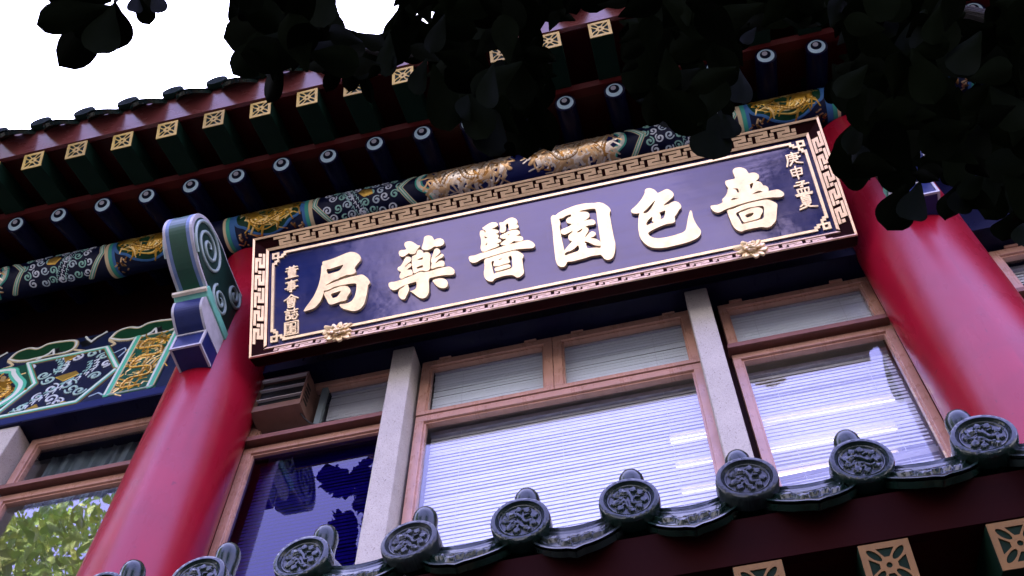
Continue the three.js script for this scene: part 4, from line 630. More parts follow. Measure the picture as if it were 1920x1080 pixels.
{
  const W = 3.212, H = 0.7955, t = thing('signboard', 'long blue signboard with large gilded characters in a gold fret frame', 'signboard', [-2.179, 5.089, -2.9]);
  t.base = [0, 0, 0];                                              // its parts are drawn in the board's own plane: u right, v up the board, n out of it
  t.quaternion.setFromRotationMatrix(new THREE.Matrix4().makeBasis(new THREE.Vector3(1, 0, 0), new THREE.Vector3(0, 0.8910, 0.4540), new THREE.Vector3(0, -0.4540, 0.8910)));
  const P0 = -0.046;                                               // the lacquered panel
  part(t, 'panel', box(0.07, W - 0.07, 0.05, H - 0.07, -0.075, P0), M.lacquer);
  part(t, 'backing', box(0.004, W - 0.004, 0.004, H - 0.004, -0.11, -0.0765, 0.003), M.redWood);
  // four mitred rails sloping in to the panel
  const mt = 0.083, mb = 0.066, dn = -0.036;
  const rail = (a, b, c, d) => {                                   // outer edge a-b, inner edge d-c (u, v)
    const p = [], ix = [], q = [[...a, -0.004], [...b, -0.004], [...c, dn - 0.004], [...d, dn - 0.004], [...a, -0.09], [...b, -0.09], [...c, -0.06], [...d, -0.06]];
    const f = (i, j, k, l) => { const o = p.length / 3; for (const m of [i, j, k, l]) p.push(...q[m]); ix.push(o, o + 1, o + 2, o, o + 2, o + 3); };
    f(0, 1, 2, 3); f(1, 0, 4, 5); f(3, 2, 6, 7); f(4, 7, 6, 5); f(0, 3, 7, 4); f(2, 1, 5, 6);
    const g = new THREE.BufferGeometry(); g.setAttribute('position', new THREE.Float32BufferAttribute(p, 3)); g.setIndex(ix); g.computeVertexNormals(); return uvMetres(g);
  };
  const o = [[0, 0], [W, 0], [W, H], [0, H]], n = [[mt, mb], [W - mt, mb], [W - mt, H - mt], [mt, H - mt]];
  for (let k = 0; k < 4; k++) {
    const a = o[k], b = o[(k + 1) % 4], c = n[(k + 1) % 4], d = n[k], m = part(t, 'frame_rail', rail(a, b, c, d), M.darkFascia);
    // gilded rims and key pattern standing on the sloping face
    const A = new THREE.Vector3(...a, 0), B = new THREE.Vector3(...b, 0), D = new THREE.Vector3(...d, dn), s = B.clone().sub(A), L = s.length(); s.normalize();
    const inw = new THREE.Vector3(0, 0, 1).cross(s), wid = k === 0 ? mb : mt, across = inw.clone().multiplyScalar(wid).add(new THREE.Vector3(0, 0, dn)), w = across.length(); across.normalize();
    const up = s.clone().cross(across).normalize(), F = new THREE.Matrix4().makeBasis(s, across, up).setPosition(A.clone().addScaledVector(up, -0.0035));
    const bar = (s0, s1, t0, t1, h) => new THREE.BoxGeometry(s1 - s0, t1 - t0, h).translate((s0 + s1) / 2, (t0 + t1) / 2, h / 2);
    const rims = [], keys = [], mitre = (tt) => tt * (mt / w);
    const rim = (t0, t1, h) => { const sh = new THREE.Shape([[mitre(t0), t0], [L - mitre(t0), t0], [L - mitre(t1), t1], [mitre(t1), t1]].map(([x, y]) => new THREE.Vector2(x, y))); rims.push(new THREE.ExtrudeGeometry(sh, { depth: h, bevelEnabled: false })); };
    rim(0, w * 0.13, 0.009); rim(w * 0.83, w, 0.009);
    const per = 0.118, cnt = Math.floor((L - 0.17) / per), s00 = (L - cnt * per) / 2 - per * 0.02, y = (f) => w * (0.18 + 0.61 * f);
    for (let i = 0; i < cnt; i++) {
      const q = s00 + i * per, X = (f) => q + f * per;
      keys.push(bar(X(0.02), X(0.86), y(0.74), y(1), 0.0045), bar(X(0.66), X(0.86), y(0.63), y(0.74), 0.0045), bar(X(0.28), X(0.86), y(0.37), y(0.63), 0.0045), bar(X(0.28), X(0.48), y(0.26), y(0.37), 0.0045), bar(X(0.28), X(1.12), y(0), y(0.26), 0.0045), bar(X(0.02), X(0.2), y(0.335), y(0.665), 0.0045));
    }
    sub(m, 'gilt_rim', uvMetres(merge(rims).applyMatrix4(F)), M.frameGold); sub(m, 'key_pattern', uvMetres(merge(keys).applyMatrix4(F)), M.frameGold);
  }
  // the thin gilded line round the panel, with a square key at each corner
  const gm = [0.104, 0.094, 0.106], lines = [], x0 = gm[0], x1 = W - gm[0], y0 = gm[1], y1 = H - gm[2], lw = 0.015, z0 = P0 + 0.0005, z1 = P0 + 0.012, k = 0.052;
  const add = (a, b, c, d) => lines.push(box(a, b, c, d, z0, z1));
  add(x0 + k + 0.03, x1 - k - 0.03, y1 - lw, y1); add(x0 + k + 0.03, x1 - k - 0.03, y0, y0 + lw); add(x0, x0 + lw, y0 + k + 0.03, y1 - k - 0.03); add(x1 - lw, x1, y0 + k + 0.03, y1 - k - 0.03);
  for (const sx of [0, 1]) for (const sy of [0, 1]) {
    const X = (a) => (sx ? x1 - a : x0 + a), Y = (a) => (sy ? y1 - a : y0 + a), r = (a, b, c, d) => add(Math.min(X(a), X(b)), Math.max(X(a), X(b)), Math.min(Y(c), Y(d)), Math.max(Y(c), Y(d)));
    r(0, 0.042, 0, 0.013); r(0, 0.013, 0.013, 0.042); r(0.013, 0.042, 0.03, 0.042); r(0.03, 0.042, 0.013, 0.03);
    r(0.042, 0.055, 0.03, 0.042); r(0.055, 0.068, 0.015, 0.042); r(0.068, 0.083, 0, 0.03); r(0.03, 0.042, 0.042, 0.055); r(0.015, 0.042, 0.055, 0.068); r(0, 0.03, 0.068, 0.083);
  }
  part(t, 'gilt_border', merge(lines), M.gold);
  for (const key of Object.keys(GLYPHS)) {
    const loops = []; const sh = GLYPHS[key].map((comp) => { const [outer, ...holes] = comp.map(smoothLoop), s = new THREE.Shape(outer.map(([x, y]) => new THREE.Vector2(x, y))); for (const h of holes) s.holes.push(new THREE.Path(h.map(([x, y]) => new THREE.Vector2(x, y)))); return s; });
    part(t, 'character', raise(sh, 0.02).translate(0, 0, P0), M.gold);
  }
  for (const [key, u, v, w] of [['dong', 0.221, 0.535, 0.08], ['shi', 0.22, 0.439, 0.08], ['hui', 0.219, 0.34, 0.084], ['zhi', 0.221, 0.251, 0.08], ['seal', 0.222, 0.164, 0.084], ['geng', 3.027, 0.58, 0.088], ['shen', 3.024, 0.486, 0.084], ['meng', 3.028, 0.382, 0.088], ['xia', 3.028, 0.293, 0.092]]) {
    part(t, key === 'seal' ? 'seal_mark' : 'small_character', raise(strokeShapes(BRUSH[key], key === 'seal' ? 0.075 : 0.1, w), 0.01).translate(u - w / 2, v - w / 2, P0), M.gold);
  }
  // carved gilded blossoms on the lower rail
  for (const [u, v] of [[0.501, 0.036], [2.692, 0.03]]) {
    const list = [];
    const petal = (len, wd, ang, tilt, z) => { const s = new THREE.Shape(); s.moveTo(0, -0.008); s.quadraticCurveTo(len * 0.45, -wd, len, -0.004); s.quadraticCurveTo(len * 1.04, 0.004, len * 0.9, wd * 0.5); s.quadraticCurveTo(len * 0.4, wd, 0, 0.008); const g = new THREE.ExtrudeGeometry(s, { depth: 0.006, bevelEnabled: true, bevelSize: 0.003, bevelThickness: 0.004, bevelSegments: 2, curveSegments: 6 }); const p = g.attributes.position; for (let i = 0; i < p.count; i++) { const x = p.getX(i); p.setZ(i, p.getZ(i) + 0.012 * Math.sin((x / len) * 3.2) - Math.abs(p.getY(i)) * 0.25); } g.rotateY(-tilt); g.rotateZ(ang); g.scale(1.0, 0.66, 1); g.translate(0, 0, z); return g; };
    for (let i = 0; i < 13; i++) list.push(petal(ran(0.075, 0.1), ran(0.02, 0.03), i * 0.4833 + ran(-0.15, 0.15), ran(0.0, 0.35), 0));
    for (let i = 0; i < 10; i++) list.push(petal(ran(0.045, 0.062), ran(0.016, 0.024), i * 0.628 + ran(-0.2, 0.2), ran(0.4, 0.8), 0.012));
    for (let i = 0; i < 7; i++) list.push(petal(ran(0.025, 0.036), 0.012, i * 0.9, ran(0.8, 1.2), 0.024));
    list.push(new THREE.SphereGeometry(0.012, 12, 8).translate(0, 0, 0.036));
    const f = merge(list); f.computeVertexNormals();
    part(t, 'carved_blossom', uvMetres(f.translate(u, v + 0.006, -0.006)), M.gold);
  }
}

// ---------------------------------------------------------------- the tree over the camera
const SPRAYS = {
 spray1: [-1028,2453,-466,-1142,2331,-443,63,-1032,2450,-471,-1195,2456,-565,78,-1023,2455,-463,-1060,2345,-539,71,-1018,2458,-460,-1077,2523,-565,63,-1023,2457,-456,-1136,2413,-401,66,-1033,2450,-468,-1124,2432,-507,73,-999,2467,-451,-1096,2503,-413,63,-972,2476,-462,-968,2470,-527,38,-969,2477,-465,-912,2441,-490,38,-973,2477,-457,-962,2395,-481,30,-936,2491,-460,-904,2388,-486,33,-753,2671,-647,-902,2702,-649,85,-751,2670,-656,-873,2598,-717,75,-758,2677,-619,-801,2570,-549,59,-763,2651,-717,-856,2711,-838,45,-744,2671,-660,-815,2567,-696,75,-773,2671,-627,-780,2659,-543,67,-717,2685,-631,-711,2642,-542,61,-624,2678,-750,-692,2678,-832,37,-603,2678,-767,-635,2674,-841,40,-594,2681,-764,-590,2676,-886,27,-503,2709,-729,-527,2606,-811,45,-528,2692,-773,-493,2625,-792,27,-431,2698,-811,-470,2597,-860,45,-419,2695,-827,-408,2592,-973,80,-368,2686,-878,-317,2539,-989,77,-290,2672,-947,-327,2528,-1030,80,-255,2668,-969,-256,2746,-1152,80,-198,2677,-957,-195,2759,-1130,72,-323,2680,-914,-373,2567,-932,53,218,2639,-1055,187,2454,-1129,91,240,2630,-1071,244,2516,-1112,59,173,2655,-1022,123,2682,-1121,67,115,2671,-987,71,2715,-1110,61,296,2658,-984,279,2494,-1015,53,623,2462,-1294,567,2446,-1398,83,652,2456,-1291,575,2291,-1310,64,587,2498,-1239,462,2536,-1226,88,560,2495,-1259,494,2542,-1287,67,735,2429,-1298,722,2519,-1451,56],
 spray2: [756,2421,-1300,691,2337,-1333,53,818,2393,-1315,799,2451,-1416,69,828,2358,-1369,827,2430,-1477,64,863,2357,-1350,861,2438,-1475,80,889,2334,-1372,794,2189,-1369,80,545,2574,-1095,482,2589,-1065,59,563,2559,-1120,543,2687,-1205,48,511,2612,-1019,528,2564,-1047,40,557,2255,-986,570,2223,-867,48,-617,2332,-631,-507,2288,-669,62,-175,2750,-799,-123,2792,-712,58,-601,2300,-636,-751,2335,-602,71,625,2532,-813,640,2470,-905,61,878,2409,-1019,955,2414,-1087,45,-727,2457,-699,-652,2421,-613,42,676,2713,-944,718,2721,-1111,88,882,2891,-1241,764,2950,-1316,80,918,2426,-945,830,2440,-979,55,155,2583,-839,208,2581,-932,46,539,2459,-1095,476,2357,-1133,43,558,2570,-1156,618,2517,-1298,88,563,2598,-868,587,2527,-770,43,523,2604,-955,545,2558,-866,39,-218,2738,-683,-359,2635,-682,76,-352,3050,-731,-194,2978,-802,94,149,2735,-784,100,2675,-857,59,788,2359,-1339,803,2444,-1287,50,840,2302,-982,856,2322,-851,71,354,2555,-873,425,2564,-813,54,647,2218,-960,599,2263,-894,48,794,2579,-1191,871,2554,-1198,50,520,2603,-1301,572,2555,-1185,56,679,2856,-1321,692,2770,-1488,94,-899,3025,-781,-792,3059,-756,52,671,2287,-818,638,2239,-882,50,447,2788,-908,353,2796,-830,54,549,2598,-873,627,2468,-933,66,-485,2820,-711,-375,2858,-615,72,-686,2574,-693,-642,2515,-596,40,-614,2281,-656,-629,2342,-542,68],
 spray3: [1056,2863,-1106,1032,2852,-997,59,627,2390,-911,674,2368,-865,40,-326,2474,-667,-301,2512,-560,65,-711,2784,-589,-818,2673,-590,73,-687,3036,-746,-874,3076,-729,88,576,2730,-1332,708,2672,-1354,69,867,2664,-1267,789,2714,-1404,77,-732,2648,-588,-788,2570,-585,38,747,2402,-942,678,2466,-921,55,-252,2633,-1028,-338,2659,-904,78,892,2854,-1341,910,2861,-1440,46,295,3082,-896,388,3044,-904,45,-938,2932,-678,-844,2980,-559,86,-448,2831,-819,-333,2804,-731,65,335,3067,-898,195,3063,-841,79,88,2326,-812,104,2356,-723,48,968,2609,-1046,997,2547,-1097,39,756,2945,-1065,687,2992,-1035,45,715,2543,-908,632,2444,-986,69,-95,2428,-613,-126,2485,-691,31,142,2751,-865,79,2759,-782,54,814,2614,-1274,911,2614,-1260,53,720,2263,-1065,595,2231,-1108,77,123,2353,-803,114,2301,-878,46,-372,2794,-672,-469,2723,-627,63,552,2304,-1064,477,2438,-998,68,267,2407,-898,162,2431,-930,50,960,2636,-1356,1048,2698,-1259,69,549,2279,-777,586,2329,-730,38,709,2216,-1153,637,2284,-1103,53,-587,2500,-519,-579,2410,-614,60,578,2550,-1212,545,2592,-1153,35,903,2681,-967,963,2636,-1089,76,-760,2914,-837,-758,2904,-718,64,841,2886,-971,674,2844,-979,97,789,2239,-1142,830,2284,-1080,47,667,2429,-982,693,2444,-1154,73,810,2371,-1271,866,2263,-1344,74,-321,2766,-742,-388,2828,-824,41,924,2803,-1195,1021,2809,-1311,66],
 spray4: [-268,3119,-794,-363,3170,-838,49,522,2423,-1061,584,2431,-996,52,986,2927,-1115,1049,2906,-991,87,767,2438,-902,664,2511,-1002,74,-205,3075,-1099,-246,3012,-1225,73,617,2575,-1141,687,2603,-1045,72,628,2532,-1181,781,2574,-1193,83,608,2640,-1116,689,2697,-1085,46,602,2320,-921,520,2363,-878,51,161,3041,-814,166,2921,-912,61,-297,2816,-967,-394,2738,-949,59,141,2993,-902,11,3042,-814,73,630,2217,-1023,532,2288,-1016,58,99,2657,-969,223,2714,-890,74,-621,2598,-711,-650,2558,-586,55,664,2325,-951,729,2394,-904,50,742,2435,-1067,730,2383,-1156,58,738,2738,-1256,738,2760,-1077,95,693,2834,-1021,665,2857,-1183,87,569,2823,-879,566,2757,-944,40,716,2527,-1207,587,2460,-1209,67,775,2511,-1262,856,2481,-1275,55,564,2472,-900,570,2549,-813,50,810,2765,-1169,746,2835,-1095,67,575,2217,-1139,517,2259,-1027,72,543,2221,-1131,447,2179,-1076,52,-364,2543,-660,-220,2595,-670,83,855,2621,-1284,890,2578,-1341,48,736,2927,-1306,674,2865,-1427,75,-214,2616,-818,-217,2557,-942,67,-333,2916,-777,-296,2825,-833,48,547,2478,-1057,632,2510,-1085,40,857,2945,-988,750,2991,-997,68,-212,2725,-701,-250,2712,-615,50,883,2649,-1272,959,2699,-1140,88,757,2759,-1239,804,2634,-1349,92,672,2406,-876,628,2306,-916,38,-622,2492,-545,-620,2421,-620,51,-779,2989,-595,-676,2941,-587,43,-653,2319,-658,-582,2302,-561,60],
 spray5: [-878,3105,-644,-978,3039,-746,70,-361,2378,-704,-291,2374,-752,43,-76,3099,-791,27,3144,-917,83,1040,2738,-1480,1024,2844,-1406,59,43,2788,-856,127,2715,-872,44,-439,2952,-711,-287,3005,-810,79,756,2949,-991,799,2989,-1092,49,914,2734,-1362,922,2682,-1537,89,97,2924,-1003,183,2947,-1024,40,682,2239,-1105,650,2285,-1003,53,518,2479,-823,583,2530,-782,43,733,2779,-1068,791,2740,-1011,43,270,2324,-840,204,2363,-731,65,-764,2531,-731,-715,2497,-630,48,77,2439,-906,180,2411,-1029,84,-383,2696,-829,-428,2739,-937,47,557,2453,-769,596,2359,-854,65,-361,2999,-1047,-399,3021,-954,54,-309,2927,-797,-275,2980,-916,49,693,2205,-1052,625,2249,-1078,46,534,2511,-985,577,2476,-837,87,872,2620,-1132,857,2614,-1046,39,756,2271,-1010,792,2169,-1077,63,981,2617,-1423,996,2680,-1319,60,187,2506,-816,190,2625,-713,69,143,2571,-760,242,2485,-834,70,37,2346,-711,136,2365,-694,53,930,2821,-1234,1056,2739,-1239,82,1054,2879,-1123,949,2821,-1166,66,-215,2639,-847,-158,2654,-909,40,339,2948,-1093,255,2982,-1055,55,156,2988,-1119,260,3049,-1118,46,703,2853,-1265,801,2757,-1220,70,937,2678,-1019,910,2683,-925,46,-239,2441,-845,-351,2380,-745,76,282,2708,-844,280,2747,-769,42,-225,2538,-818,-219,2629,-728,59,519,2288,-911,440,2245,-952,50,837,2601,-1095,859,2544,-981,53,99,2488,-691,-40,2498,-673,71],
 spray6: [-416,2975,-709,-353,2995,-785,53,-747,2989,-727,-867,2944,-764,74,663,2461,-1002,721,2424,-1104,71,876,2338,-1246,790,2438,-1276,73,-387,2467,-635,-297,2440,-557,54,-552,2352,-485,-640,2388,-583,54,-365,2379,-644,-258,2379,-681,55,655,2211,-848,697,2249,-782,42,589,2747,-1256,659,2704,-1136,71,-432,2852,-739,-555,2791,-834,73,964,2704,-1077,993,2653,-1209,84,556,2273,-839,486,2333,-825,45,424,2606,-797,495,2575,-868,61,-710,3095,-853,-755,3095,-709,82,-739,2379,-677,-738,2448,-591,50,781,2198,-1030,699,2171,-1040,44,750,2525,-880,723,2486,-935,36,150,2636,-1048,131,2651,-969,40,824,2375,-1131,888,2356,-1250,67,235,2607,-861,264,2524,-983,66,881,2451,-1186,825,2433,-1070,49,433,2593,-833,375,2583,-735,53,567,2299,-1117,508,2391,-1007,87,-247,2413,-770,-276,2303,-829,47,592,2254,-896,672,2239,-884,44,-350,3095,-780,-461,3119,-670,82,-298,2979,-1135,-159,2982,-1021,86,250,2848,-909,108,2887,-867,80,597,2239,-878,611,2155,-969,65,733,2832,-1211,611,2795,-1189,65,310,2465,-750,187,2471,-752,65,879,2602,-1500,897,2669,-1435,42,-231,2795,-1024,-339,2801,-1047,59,347,2807,-817,322,2851,-939,59,-362,2987,-732,-441,2982,-695,45,598,2737,-1218,526,2692,-1324,71,1,2729,-707,-131,2684,-732,76,-187,2451,-792,-309,2358,-816,62,-212,2543,-691,-231,2525,-591,50,740,2841,-1397,653,2852,-1332,55],
 spray7: [840,2466,-905,906,2398,-897,50,-718,2300,-585,-645,2330,-641,52,-685,2941,-854,-607,3021,-824,51,-268,2744,-1127,-186,2842,-1123,46,-665,2328,-432,-692,2297,-518,53,-405,2743,-747,-426,2789,-661,45,-341,2739,-962,-233,2808,-994,49,-192,2636,-829,-136,2661,-695,78,681,2441,-794,625,2497,-821,42,-275,2868,-654,-265,2901,-820,87,-293,2940,-1012,-176,2987,-908,91,274,2537,-837,138,2570,-897,70,-847,2871,-662,-766,2954,-742,59,-177,2908,-1017,-298,2944,-978,69,734,2488,-1082,723,2553,-1027,39,-857,3102,-634,-913,3116,-721,52,-343,2635,-680,-216,2718,-753,79,575,2243,-1025,634,2247,-991,42,224,2834,-1039,126,2762,-1043,57,-319,2392,-634,-359,2306,-685,39,954,2613,-1493,964,2744,-1365,102,-713,2827,-631,-630,2734,-749,81,866,2852,-984,733,2870,-999,72,849,2781,-1345,715,2813,-1273,79,716,2778,-1220,804,2754,-1237,46,709,2672,-1283,679,2764,-1150,82,823,2275,-1048,843,2232,-923,61,595,2875,-926,694,2835,-1015,75,-782,2515,-501,-710,2565,-629,68,514,2347,-1205,512,2459,-1164,42,249,2890,-1099,189,2924,-1016,55,-199,2997,-1185,-283,2974,-1210,49,557,2239,-1091,529,2290,-1011,57,132,2729,-881,34,2651,-998,77,386,2702,-866,243,2648,-887,69,927,2742,-1011,1002,2702,-1163,92,-413,3035,-1034,-274,3023,-1016,68,725,2719,-1392,700,2784,-1318,54,983,2742,-1027,1079,2811,-1004,45,-242,2511,-660,-163,2539,-616,53],
 spray8: [-242,2394,-606,-205,2413,-667,34,723,2306,-1002,781,2217,-953,52,328,2881,-1028,356,2985,-895,86,933,2834,-1148,820,2848,-1147,70,620,2746,-1200,552,2740,-1114,54,628,2437,-1260,709,2467,-1283,40,585,3005,-1047,677,3000,-1112,57,336,2616,-876,290,2596,-909,32,817,2666,-1441,753,2656,-1376,42,792,2476,-1087,765,2459,-1017,33,-311,2939,-978,-281,2995,-951,28,-354,2980,-972,-338,3023,-850,68,529,2788,-981,494,2850,-983,26,-78,2637,-768,-41,2597,-724,25,-213,2686,-666,-196,2598,-770,66,-516,2556,-756,-609,2609,-761,41,828,2781,-1413,726,2757,-1416,55,777,2387,-1266,710,2354,-1301,44,276,2738,-966,348,2725,-954,40,805,2600,-970,818,2534,-1021,42,760,2299,-1235,707,2288,-1171,37,31,2553,-834,99,2553,-811,37,227,2916,-912,85,2890,-980,85,-59,2720,-809,-144,2708,-743,54,-539,3110,-785,-585,3097,-869,50,303,2589,-968,282,2615,-906,37,928,2697,-1303,818,2716,-1284,65,821,2429,-943,728,2432,-947,55,670,2358,-1248,613,2325,-1204,28,135,3018,-1180,40,3024,-1105,61,781,2386,-931,695,2306,-988,64,774,2320,-1024,733,2380,-1098,44,-287,2724,-893,-330,2735,-832,39,218,2472,-961,281,2505,-947,34,340,2866,-897,451,2799,-924,68,-481,2868,-728,-436,2876,-873,77,235,2905,-1053,195,2810,-1172,79,165,2406,-1014,246,2495,-952,62,-518,2826,-758,-644,2856,-838,68,159,2867,-1202,216,2900,-1253,32],
 spray9: [-330,2669,-844,-380,2625,-722,63,-588,2507,-664,-638,2418,-671,39,732,2312,-999,666,2436,-953,69,96,2863,-1151,159,2838,-1183,38,409,2613,-887,469,2560,-884,38,-863,2743,-574,-862,2735,-634,33,790,2438,-1061,774,2429,-1104,26,535,2652,-992,580,2704,-980,26,779,2600,-1106,899,2565,-1078,77,-447,2672,-668,-467,2697,-732,30,618,3021,-1000,541,2976,-1041,50,-566,2626,-690,-500,2574,-724,39,783,2335,-1334,729,2383,-1307,44,-119,2565,-846,-185,2531,-799,39,-451,2731,-865,-359,2683,-831,44,-321,2769,-1078,-285,2781,-1135,31,-576,2521,-611,-573,2510,-561,25,584,2891,-1111,651,2849,-1126,43,-174,2663,-944,-163,2682,-859,46,804,2610,-932,844,2615,-928,23,859,2386,-1395,835,2488,-1384,43,682,2532,-964,762,2516,-884,67,804,2526,-1218,920,2474,-1278,81,309,2597,-881,387,2658,-893,37,384,2798,-961,467,2760,-916,53,133,2808,-1173,97,2889,-1171,26,-528,2497,-681,-582,2429,-622,43,41,2629,-845,54,2585,-902,36,845,2935,-1005,738,2915,-1090,81,589,2835,-871,622,2803,-1007,77,600,3012,-1010,520,3015,-1036,47,583,2897,-1153,555,2886,-1217,38,181,2718,-964,265,2712,-946,46,233,2818,-1130,101,2899,-1060,84,764,2659,-1315,796,2565,-1393,66,797,2439,-1159,753,2376,-1231,55,103,2478,-812,37,2527,-857,38,-541,3097,-734,-508,3122,-771,26,-471,3008,-876,-449,3036,-985,52,348,2606,-887,304,2544,-899,27],
 spray10: [-666,2819,-740,-577,2751,-778,50,485,2455,-875,535,2538,-836,41,-407,2732,-835,-475,2804,-806,39,1,2895,-835,81,2945,-850,41,283,2798,-1180,262,2805,-1129,28,-268,2568,-1062,-276,2550,-1008,23,896,2683,-1077,940,2729,-1011,50,-168,3074,-886,-202,3077,-977,48,-557,3082,-814,-485,3141,-777,48,760,2411,-1131,864,2444,-1092,64,146,2802,-1176,196,2840,-1209,26,936,2944,-1123,895,2954,-1069,36,681,2667,-1132,553,2652,-1033,79,23,2556,-906,61,2516,-875,23,896,2847,-1012,889,2895,-1073,28,574,2645,-1006,560,2688,-1108,45,-479,2720,-675,-440,2716,-650,23,63,2703,-839,42,2706,-879,23,-70,2640,-702,-52,2667,-779,36,-122,2621,-790,-93,2652,-757,27,-857,2746,-749,-793,2679,-754,27,-728,2829,-774,-722,2876,-844,30,268,3002,-1191,327,3041,-1203,29,594,2729,-897,501,2718,-915,53,-745,2739,-775,-674,2705,-770,32,-559,2726,-802,-605,2650,-798,32,-499,3162,-792,-401,3172,-807,51,-161,2615,-833,-123,2555,-840,22,45,2770,-1064,92,2835,-1105,24,-547,2511,-771,-514,2527,-751,22,376,2572,-835,513,2592,-875,72,-147,3034,-1043,-209,3055,-1029,32,523,2430,-953,478,2405,-959,24,-347,2728,-1028,-361,2633,-1046,29,-587,3044,-879,-483,3062,-904,56,877,2635,-1026,893,2625,-970,32,252,2629,-1037,258,2597,-1085,30,-619,2776,-713,-604,2816,-765,25,-146,2782,-946,-165,2815,-881,38,-298,2572,-795,-235,2633,-763,42],
};
const leafVariants = [0, 1, 2].map((k) => {                        // a thick obovate leaf along +x, one unit long, half a unit wide, folded on its midrib
  const nu = 10, nv = 4;
  return (flip) => reliefGrid(nu, nv, (u, v) => { const s = u, a = (v - 0.5) * 2, w = 0.5 * Math.pow(Math.max(0, Math.sin(Math.PI * Math.min(1, Math.pow(s, 1.75)))), 0.6) + (s < 0.12 ? 0.03 : 0); return [s, a * w, 0.1 * Math.abs(a) * w * 2 + 0.12 * (k - 1) * s * s - 0.05 * s + 0.02 * Math.sin(s * 9 + k) * a, s, v]; });
}).map((f) => f(false));
function leafMatrix(r) {                                           // base, tip (mm) and width (mm)
  const b = new THREE.Vector3(r[0], r[1], r[2]).divideScalar(1000), e = new THREE.Vector3(r[3], r[4], r[5]).divideScalar(1000), x = e.clone().sub(b), L = x.length(); x.normalize();
  const away = b.clone().add(e).normalize(), z = away.clone().addScaledVector(x, -away.dot(x)).normalize(); z.applyAxisAngle(x, ran(-0.3, 0.3));
  const y = z.clone().cross(x).multiplyScalar(1.12), m = new THREE.Matrix4().makeBasis(x.multiplyScalar(L), y.multiplyScalar(r[6] / 1000), z.multiplyScalar(L * 0.6)); m.setPosition(b); return m;
}
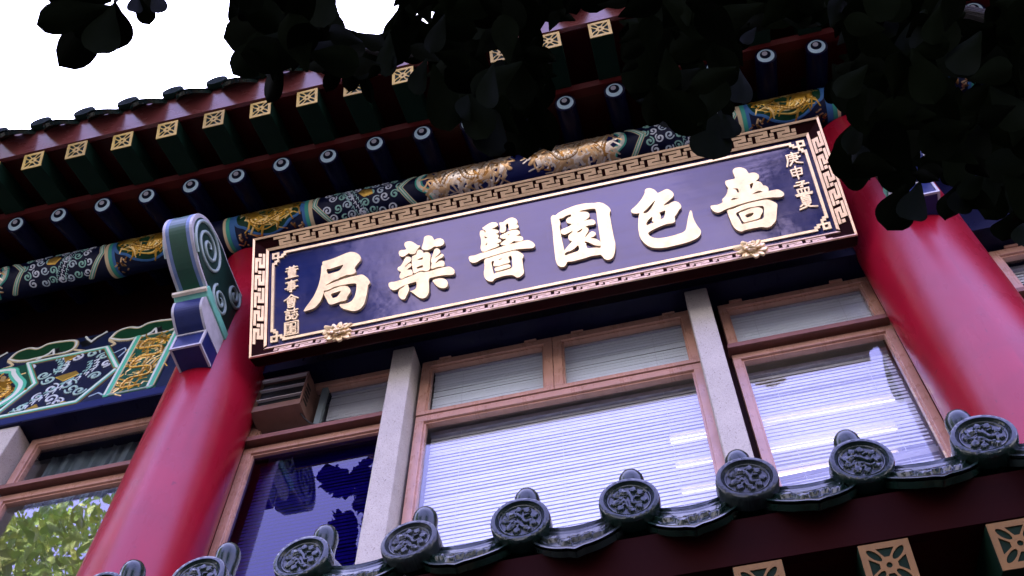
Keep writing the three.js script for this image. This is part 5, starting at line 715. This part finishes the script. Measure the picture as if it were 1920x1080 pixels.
{
  const base = [3.3, -1.6, 1.9], t = thing('broadleaf_tree', 'dark overhanging tree whose broad leaves fill the top of the view', 'tree', base);
  const rows = []; for (const k of Object.keys(SPRAYS)) for (let i = 0; i < SPRAYS[k].length; i += 7) rows.push(SPRAYS[k].slice(i, i + 7));
  rows.sort((a, b) => b[6] - a[6]);
  const rest = [];
  rows.forEach((r, i) => {
    const m = leafMatrix(r), g = leafVariants[i % 3];
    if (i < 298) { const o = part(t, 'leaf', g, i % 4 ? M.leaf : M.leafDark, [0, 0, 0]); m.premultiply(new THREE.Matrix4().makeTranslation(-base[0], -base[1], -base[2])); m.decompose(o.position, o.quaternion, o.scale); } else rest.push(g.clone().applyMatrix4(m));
  });
  const tube = (p, r0, r1, n = 24) => { const c = new THREE.CatmullRomCurve3(p.map((q) => new THREE.Vector3(...q))), g = new THREE.TubeGeometry(c, n, 1, 8), a = g.attributes.position; for (let i = 0; i <= n; i++) { const q = c.getPointAt(i / n), r = r0 + (r1 - r0) * (i / n); for (let k = 0; k <= 8; k++) { const o = i * 9 + k; a.setXYZ(o, q.x + (a.getX(o) - q.x) * r, q.y + (a.getY(o) - q.y) * r, q.z + (a.getZ(o) - q.z) * r); } } g.computeVertexNormals(); return g; };
  part(t, 'trunk', tube([[3.3, -1.6, 1.9], [3.25, 0.5, 1.85], [3.05, 2.2, 1.6], [2.7, 3.4, 1.2]], 0.24, 0.13), M.bark);
  const twig = (p, a, b) => part(t, 'branch', tube(p, a, b), M.bark);
  twig([[2.8, 3.1, 1.3], [1.9, 3.0, -0.3], [1.18, 2.66, -1.1], [0.88, 2.84, -1.04], [0.598, 2.98, -1.0], [0.248, 3.045, -0.95], [-0.1, 2.99, -0.8], [-0.34, 2.91, -0.845], [-0.55, 2.83, -0.83], [-0.69, 2.78, -0.72]], 0.05, 0.005);
  twig([[2.75, 3.4, 1.2], [0.8, 4.2, 0.7], [-0.3, 3.4, 0.05], [-0.893, 2.626, -0.384], [-1.02, 2.46, -0.46]], 0.04, 0.004);
  twig([[2.72, 3.4, 1.2], [1.2, 6.0, 1.6], [-1.2, 8.3, 1.8], [-3.1, 9.6, 1.6]], 0.11, 0.03);
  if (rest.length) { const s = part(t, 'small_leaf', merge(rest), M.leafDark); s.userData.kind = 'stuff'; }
  // the high crown above and behind the camera, which the windows mirror
  const n = 900, crown = new THREE.InstancedMesh(leafVariants[1], M.leafDark, n), m = new THREE.Matrix4(), q = new THREE.Quaternion(), v = new THREE.Vector3();
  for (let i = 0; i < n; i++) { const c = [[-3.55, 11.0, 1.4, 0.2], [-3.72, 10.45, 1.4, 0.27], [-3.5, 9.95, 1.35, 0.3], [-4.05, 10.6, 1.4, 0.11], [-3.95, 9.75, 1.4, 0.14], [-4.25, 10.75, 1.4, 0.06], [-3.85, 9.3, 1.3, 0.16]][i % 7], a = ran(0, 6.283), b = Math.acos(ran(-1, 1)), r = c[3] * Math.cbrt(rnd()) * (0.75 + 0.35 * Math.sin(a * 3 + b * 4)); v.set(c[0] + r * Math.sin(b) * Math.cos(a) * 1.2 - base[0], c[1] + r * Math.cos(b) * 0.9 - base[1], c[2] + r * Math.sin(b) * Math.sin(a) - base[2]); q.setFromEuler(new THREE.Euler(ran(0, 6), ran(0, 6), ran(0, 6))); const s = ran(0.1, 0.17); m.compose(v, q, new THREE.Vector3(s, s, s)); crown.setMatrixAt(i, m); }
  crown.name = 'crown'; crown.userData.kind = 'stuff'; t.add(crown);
}
// ---------------------------------------------------------------- trees across the street, mirrored in the glass and the lacquer
function streetTree(x, z, h, r, n, mat, label, group, size = 0.4) {
  const t = thing('tree', label, 'tree', [x, -1.6, z], group);
  part(t, 'trunk', new THREE.CylinderGeometry(0.1, 0.24, h - r, 12).translate(x, -1.6 + (h - r) / 2, z), M.bark);
  const geo = leafVariants[2], c = new THREE.InstancedMesh(geo, mat, n), m = new THREE.Matrix4(), q = new THREE.Quaternion(), col = new THREE.Color(), lobes = [];
  for (let i = 0; i < 9; i++) { const a = i * 2.4, e = -0.5 + i * 0.18; lobes.push([Math.cos(a) * r * 0.55, h - r + e * r * 0.8, Math.sin(a) * r * 0.55, r * ran(0.38, 0.55)]); }
  for (let i = 0; i < n; i++) { const l = lobes[i % 9], a = ran(0, 6.283), b = Math.acos(ran(-1, 1)), k = l[3] * (0.55 + 0.5 * rnd()), s = size * ran(0.75, 1.3); q.setFromEuler(new THREE.Euler(ran(0, 6), ran(0, 6), ran(0, 6))); m.compose(new THREE.Vector3(l[0] + k * Math.sin(b) * Math.cos(a), l[1] + k * Math.cos(b), l[2] + k * Math.sin(b) * Math.sin(a)), q, new THREE.Vector3(s, s * (size < 0.3 ? 0.6 : 1), s)); c.setMatrixAt(i, m); const g = ran(0.6, 1.2); c.setColorAt(i, col.setRGB(g * ran(0.8, 1.2), g, g)); }
  c.name = 'crown'; c.userData.kind = 'stuff'; t.add(c); return t;
}
streetTree(-10.4, 3.0, 14.2, 3.2, 18000, M.sunLeaf, 'sunlit yellow-green tree mirrored in the far-left window', 'trees across the street', 0.17);
for (const [x, z, h, r, w] of [[-8.3, 12, 13.5, 3.6, 'tall dark tree behind the camera, left of the bright gap'], [5.6, 12, 12.5, 3.6, 'tall dark tree behind the camera, right of the bright gap']]) streetTree(x, z, h, r, 2600, M.leaf, w, 'trees across the street');

renderer.render(scene, camera);
